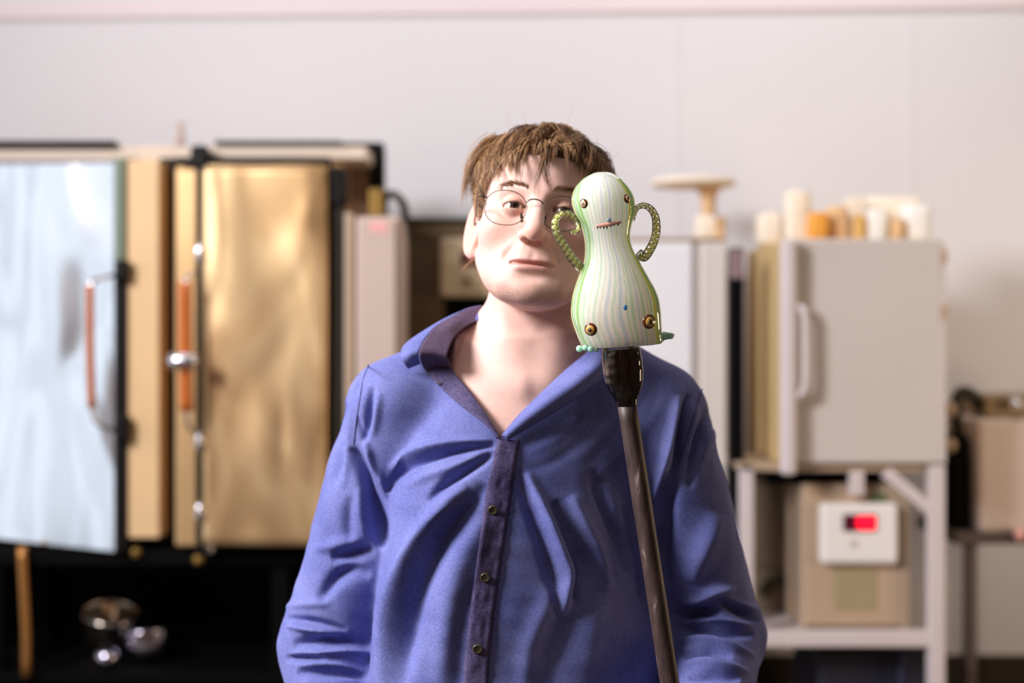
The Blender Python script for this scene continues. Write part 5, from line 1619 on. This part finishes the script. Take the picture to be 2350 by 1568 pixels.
def glass_paint(name, trans, rough=.04, sss=.0, tint=None, coat=1.0):
    m = bpy.data.materials.new(name); m.use_nodes = True
    nt = m.node_tree; b = nt.nodes['Principled BSDF']
    if tint is None:
        at = nt.nodes.new('ShaderNodeAttribute'); at.attribute_name = 'tone'; nt.links.new(at.outputs['Color'], b.inputs['Base Color'])
    else: b.inputs['Base Color'].default_value = lin(*tint)
    b.inputs['Roughness'].default_value = rough; b.inputs['Transmission Weight'].default_value = trans; b.inputs['IOR'].default_value = 1.5
    b.inputs['Coat Weight'].default_value = coat; b.inputs['Coat Roughness'].default_value = .02
    if sss:
        b.inputs['Subsurface Weight'].default_value = sss; b.inputs['Subsurface Radius'].default_value = (1, 1, .9); b.inputs['Subsurface Scale'].default_value = .02
    return m
def milk_glass(name, tl, tp, rgb=None, ior=1.5, rough=.03):
    """milky glass skin: scatters, lets light through, keeps a polished surface"""
    m = bpy.data.materials.new(name); m.use_nodes = True
    nt = m.node_tree; nt.nodes.clear(); N = nt.nodes.new; L_ = nt.links.new
    out = N('ShaderNodeOutputMaterial'); df = N('ShaderNodeBsdfDiffuse'); tr = N('ShaderNodeBsdfTranslucent'); tp_ = N('ShaderNodeBsdfTransparent')
    gl = N('ShaderNodeBsdfGlossy'); fr = N('ShaderNodeFresnel'); m1 = N('ShaderNodeMixShader'); m2 = N('ShaderNodeMixShader'); m3 = N('ShaderNodeMixShader')
    if rgb is None:
        at = N('ShaderNodeAttribute'); at.attribute_name = 'tone'
        for q in (df, tr): L_(at.outputs['Color'], q.inputs['Color'])
        L_(at.outputs['Color'], tp_.inputs['Color'])
    else:
        for q in (df, tr, tp_): q.inputs['Color'].default_value = lin(*rgb)
    gl.inputs['Roughness'].default_value = rough; fr.inputs['IOR'].default_value = ior
    m1.inputs[0].default_value = tl; m2.inputs[0].default_value = tp
    L_(df.outputs[0], m1.inputs[1]); L_(tr.outputs[0], m1.inputs[2]); L_(m1.outputs[0], m2.inputs[1]); L_(tp_.outputs[0], m2.inputs[2])
    L_(fr.outputs[0], m3.inputs[0]); L_(m2.outputs[0], m3.inputs[1]); L_(gl.outputs[0], m3.inputs[2]); L_(m3.outputs[0], out.inputs['Surface'])
    return m
M_cane = glass_paint('striped_cane_glass', .0, .07, 1.0)
M_cane.node_tree.nodes['Principled BSDF'].inputs['Subsurface Scale'].default_value = .16
M_clear = bpy.data.materials.new('clear_glass'); M_clear.use_nodes = True
nt = M_clear.node_tree; nt.nodes.clear()
out = nt.nodes.new('ShaderNodeOutputMaterial'); mixs = nt.nodes.new('ShaderNodeMixShader')
tr = nt.nodes.new('ShaderNodeBsdfTransparent'); gl = nt.nodes.new('ShaderNodeBsdfGlossy'); fr = nt.nodes.new('ShaderNodeFresnel')
gl.inputs['Roughness'].default_value = 0.02; fr.inputs['IOR'].default_value = 1.5; tr.inputs['Color'].default_value = (.98, .985, .93, 1)
nt.links.new(fr.outputs[0], mixs.inputs[0]); nt.links.new(tr.outputs[0], mixs.inputs[1]); nt.links.new(gl.outputs[0], mixs.inputs[2])
nt.links.new(mixs.outputs[0], out.inputs['Surface'])
M_limeg = glass_paint('lime_cane', .0, .1, 1.0, tint=(224, 240, 96), coat=.2)
M_goldg = glass_paint('amber_cane', .0, .1, 1.0, tint=(248, 220, 110), coat=.2)
M_mintg = glass_paint('mint_glass', .0, .06, 1.0, tint=(160, 226, 184))
fig = mesh_np('glass_figurine', FV, FF, M_cane)
set_color(fig, 'tone', CF)
fig.data.materials[0] = M_cane
thing(fig, 'striped green and white blown glass creature with curled arms and four eyes, on the rod', 'glass figure')
fig_bvh = BVHTree.FromPolygons([tuple(v) for v in FV], [tuple(f) for f in FF])
def onf(x, y, lift=0.0):
    u, v = cr2(x, y)
    o = Vector((0, 0, CAM_Z)); d = (Vector(px(u, v, 1.0)) - o).normalized()
    h = fig_bvh.ray_cast(o, d)
    if h[0] is None: return np.array(px(u, v, YP)), np.array([0, -1.0, 0])
    nn = Vector(h[1]); 
    if nn.dot(d) > 0: nn = -nn
    return np.array(h[0] + nn * lift), np.array(nn)
KC = KP / 3.337
def frame(nv):
    z = nv / np.linalg.norm(nv); x = np.cross([0, 0, 1.0], z); x /= np.linalg.norm(x); y = np.cross(z, x)
    return np.stack([x, y, z], 1)
# eyes: a brown rim, a cream ring and a dark pupil under clear glass
M_rim = glass_paint('brown_eye_rim', .0, .08, tint=(96, 44, 20)); M_iris = glass_paint('cream_iris', .0, .08, tint=(240, 214, 166))
M_iris2 = glass_paint('amber_iris', .0, .08, tint=(214, 168, 84)); M_pup = glass_paint('dark_pupil', .0, .05, tint=(22, 12, 10))
for x, y, r, big in ((366, 325, 33, 0), (698, 287, 32, 0), (420, 1289, 46, 1), (866, 1230, 50, 1)):
    c, nv = onf(x, y); R = frame(nv); r *= KC * 1.08
    def dome(rad, hgt, z0): 
        V, F = ellipsoid_np((0, 0, z0), (rad, rad, hgt), None, 32, 16); return V @ R.T + c, F
    e_ = mesh_np('eye', *dome(r * 1.04, r * .42, 0), M_rim, fig)
    mesh_np('iris', *dome(r * .80, r * .40, r * .13), M_iris2 if big else M_iris, e_)
    mesh_np('iris_ring', *dome(r * .60, r * .36, r * .215), M_rim if not big else M_goldg, e_)
    mesh_np('iris_ring', *dome(r * .50, r * .36, r * .235), M_iris if not big else M_rim, e_)
    mesh_np('pupil', *dome(r * .28, r * .30, r * .33), M_pup, e_)
# mouth: a pink rod with dark small teeth
M_mouth = glass_paint('pink_glass', .1, .08, .3, tint=(232, 158, 140)); M_tooth = glass_paint('dark_tooth', .0, .08, tint=(74, 26, 22))
mp_ = [onf(x, y, .0005)[0] for x, y in ((464, 494), (500, 490), (560, 482), (610, 473), (648, 466))]
mo_ = tube('mouth', mp_, [.0014, .0021, .0024, .0021, .0016], M_mouth, fig, 10, 30)
for x, y, l in ((472, 504, 14), (492, 505, 12), (518, 502, 18), (542, 500, 22), (570, 492, 16), (593, 488, 12), (626, 482, 15)):
    p0, nv = onf(x, y - 2, .0009); p1, _ = onf(x + 2, y + l, .0006)
    tube('tooth', [p0, (p0 + p1) / 2, p1], [.0013, .0009, .0002], M_tooth, mo_, 8, 8)
c, nv = onf(560, 450, .0006); V, F = ellipsoid_np(c, (18 * KC, 12 * KC, 18 * KC)); mesh_np('nose', V, F, glass_paint('blue_bead', .5, .02, tint=(120, 138, 166)), fig)
c, nv = onf(684, 1122, .0); V, F = ellipsoid_np(c, (15 * KC, 5 * KC, 22 * KC)); mesh_np('fleck', V, F, glass_paint('blue_fleck', .1, .05, tint=(50, 112, 176)), fig)
c, nv = onf(674, 1243, .0004); V, F = ellipsoid_np(c, (16 * KC, 9 * KC, 13 * KC)); mesh_np('navel', V, F, M_clear, fig)
# arms: clear glass with twisted green cane inside
def arm(pts, rad, depth):
    P = np.array([FP(*cr2(x, y), dy=depth[k]) for k, (x, y) in enumerate(pts)])
    Q = catmull(P, 120); R = np.interp(np.linspace(0, 1, 120), np.linspace(0, 1, len(rad)), rad) * KC
    outer = mesh_np('arm', *tube_np(Q, R, 20), M_clear, fig)
    T = np.gradient(Q, axis=0); T /= np.linalg.norm(T, axis=1)[:, None]
    A = np.cross(T, [0, 1.0, 0]); A /= np.linalg.norm(A, axis=1)[:, None] + 1e-9; B = np.cross(T, A)
    Ls = np.concatenate([[0], np.cumsum(np.linalg.norm(np.diff(Q, axis=0), axis=1))])
    # a flat twisted ribbon of lime glass, edged with amber threads
    ph = Ls / (R.mean() * 1.45) * np.pi
    ca, sa = np.cos(ph)[:, None], np.sin(ph)[:, None]
    wv = A * ca + B * sa; tv = -A * sa + B * ca
    prof = [(-.93, 0), (-.55, .15), (0, .22), (.55, .15), (.93, 0), (.55, -.15), (0, -.22), (-.55, -.15)]
    ring = np.stack([Q + (wv * x + tv * y) * R[:, None] for x, y in prof], 1)[2:-2]
    m_, k_ = ring.shape[:2]
    i_ = np.arange(m_ - 1)[:, None]; j_ = np.arange(k_)[None, :]; jj = (j_ + 1) % k_
    mesh_np('cane', ring.reshape(-1, 3), np.stack([i_ * k_ + j_, i_ * k_ + jj, (i_ + 1) * k_ + jj, (i_ + 1) * k_ + j_], -1).reshape(-1, 4), M_limeg, outer)
    for sgn in (-1, 1):
        mesh_np('thread', *tube_np((Q + wv * sgn * (R * .93)[:, None])[2:-2], (R * .075)[2:-2], 6), M_goldg, outer)
arm([(382, 838), (335, 815), (268, 738), (203, 640), (158, 560), (143, 488), (165, 432), (218, 406), (270, 424), (308, 470), (322, 518), (302, 552), (246, 550)], [36, 36, 35, 34, 33, 32, 30, 28, 26, 24, 22, 20, 18], [-.004, -.006, -.010, -.012, -.013, -.013, -.012, -.012, -.012, -.014, -.018, -.020, -.020])
arm([(785, 700), (828, 735), (880, 660), (910, 580), (917, 500), (908, 430), (878, 376), (830, 346), (778, 356), (752, 400), (741, 462)], [34, 36, 35, 34, 33, 32, 29, 26, 22, 18, 14], [.0, -.002, -.006, -.008, -.008, -.008, -.008, -.008, -.008, -.006, -.004])
# feet: small glass toes at the lower corners
def foot(balls, m):
    f = None
    for k, (x, y, r, dy) in enumerate(balls):
        u, v = cr2(x, y); V, F = ellipsoid_np(FP(u, v, dy), (r * KC,) * 3, None, 20, 14)
        if f is None: f = mesh_np('foot', V, F, m, fig)
        else: mesh_np('toe', V, F, m, f)
D0 = -.012
foot([(405, 1412, 36, D0), (330, 1436, 27, D0), (372, 1430, 24, D0 - .003), (412, 1438, 25, D0 - .005), (455, 1438, 24, D0 - .004)], M_mintg)
foot([(945, 1355, 38, -.004), (985, 1338, 33, -.005), (1015, 1338, 27, -.006), (1038, 1334, 19, -.006), (1032, 1350, 13, -.008)], M_mintg)
foot([(430, 1400, 34, .022), (395, 1420, 22, .026), (450, 1424, 22, .026)], M_mintg)
foot([(900, 1360, 34, .022), (940, 1370, 22, .026), (895, 1385, 22, .026)], M_mintg)
# clear collar of glass that joins the figure to the pipe
pc = [(1380, 512, 748), (1400, 500, 756), (1425, 500, 758), (1448, 496, 768), (1462, 497, 772)]
cl = []
for y, x0, x1 in pc:
    u, v = cr2((x0 + x1) / 2, y); cl.append((FP(u, v), (x1 - x0) / 2 * KC))
Pc = catmull(np.array([c for c, _ in cl]), 24); Rc = np.interp(np.linspace(0, 1, 24), np.linspace(0, 1, len(cl)), [r for _, r in cl])
mesh_np('neck', *tube_np(Pc, Rc * .93, 32), M_clear, fig)
for x, y in ((548, 1484), (682, 1405), (520, 1444)):
    u, v = cr2(x, y); V, F = ellipsoid_np(FP(u, v, -.0205), (.0016, .0008, .0018)); mesh_np('bubble', V, F, M_clear, fig)

# skin of clear glass left on the pipe head
V, F = tube_np(SHEATH[0], (SHEATH[1] + np.linspace(2.4, .6, 44) + .4 * np.sin(np.arange(44) * .8)) * KP, 40, False)
mesh_np('glass_skin', V, F, M_clear, fig)
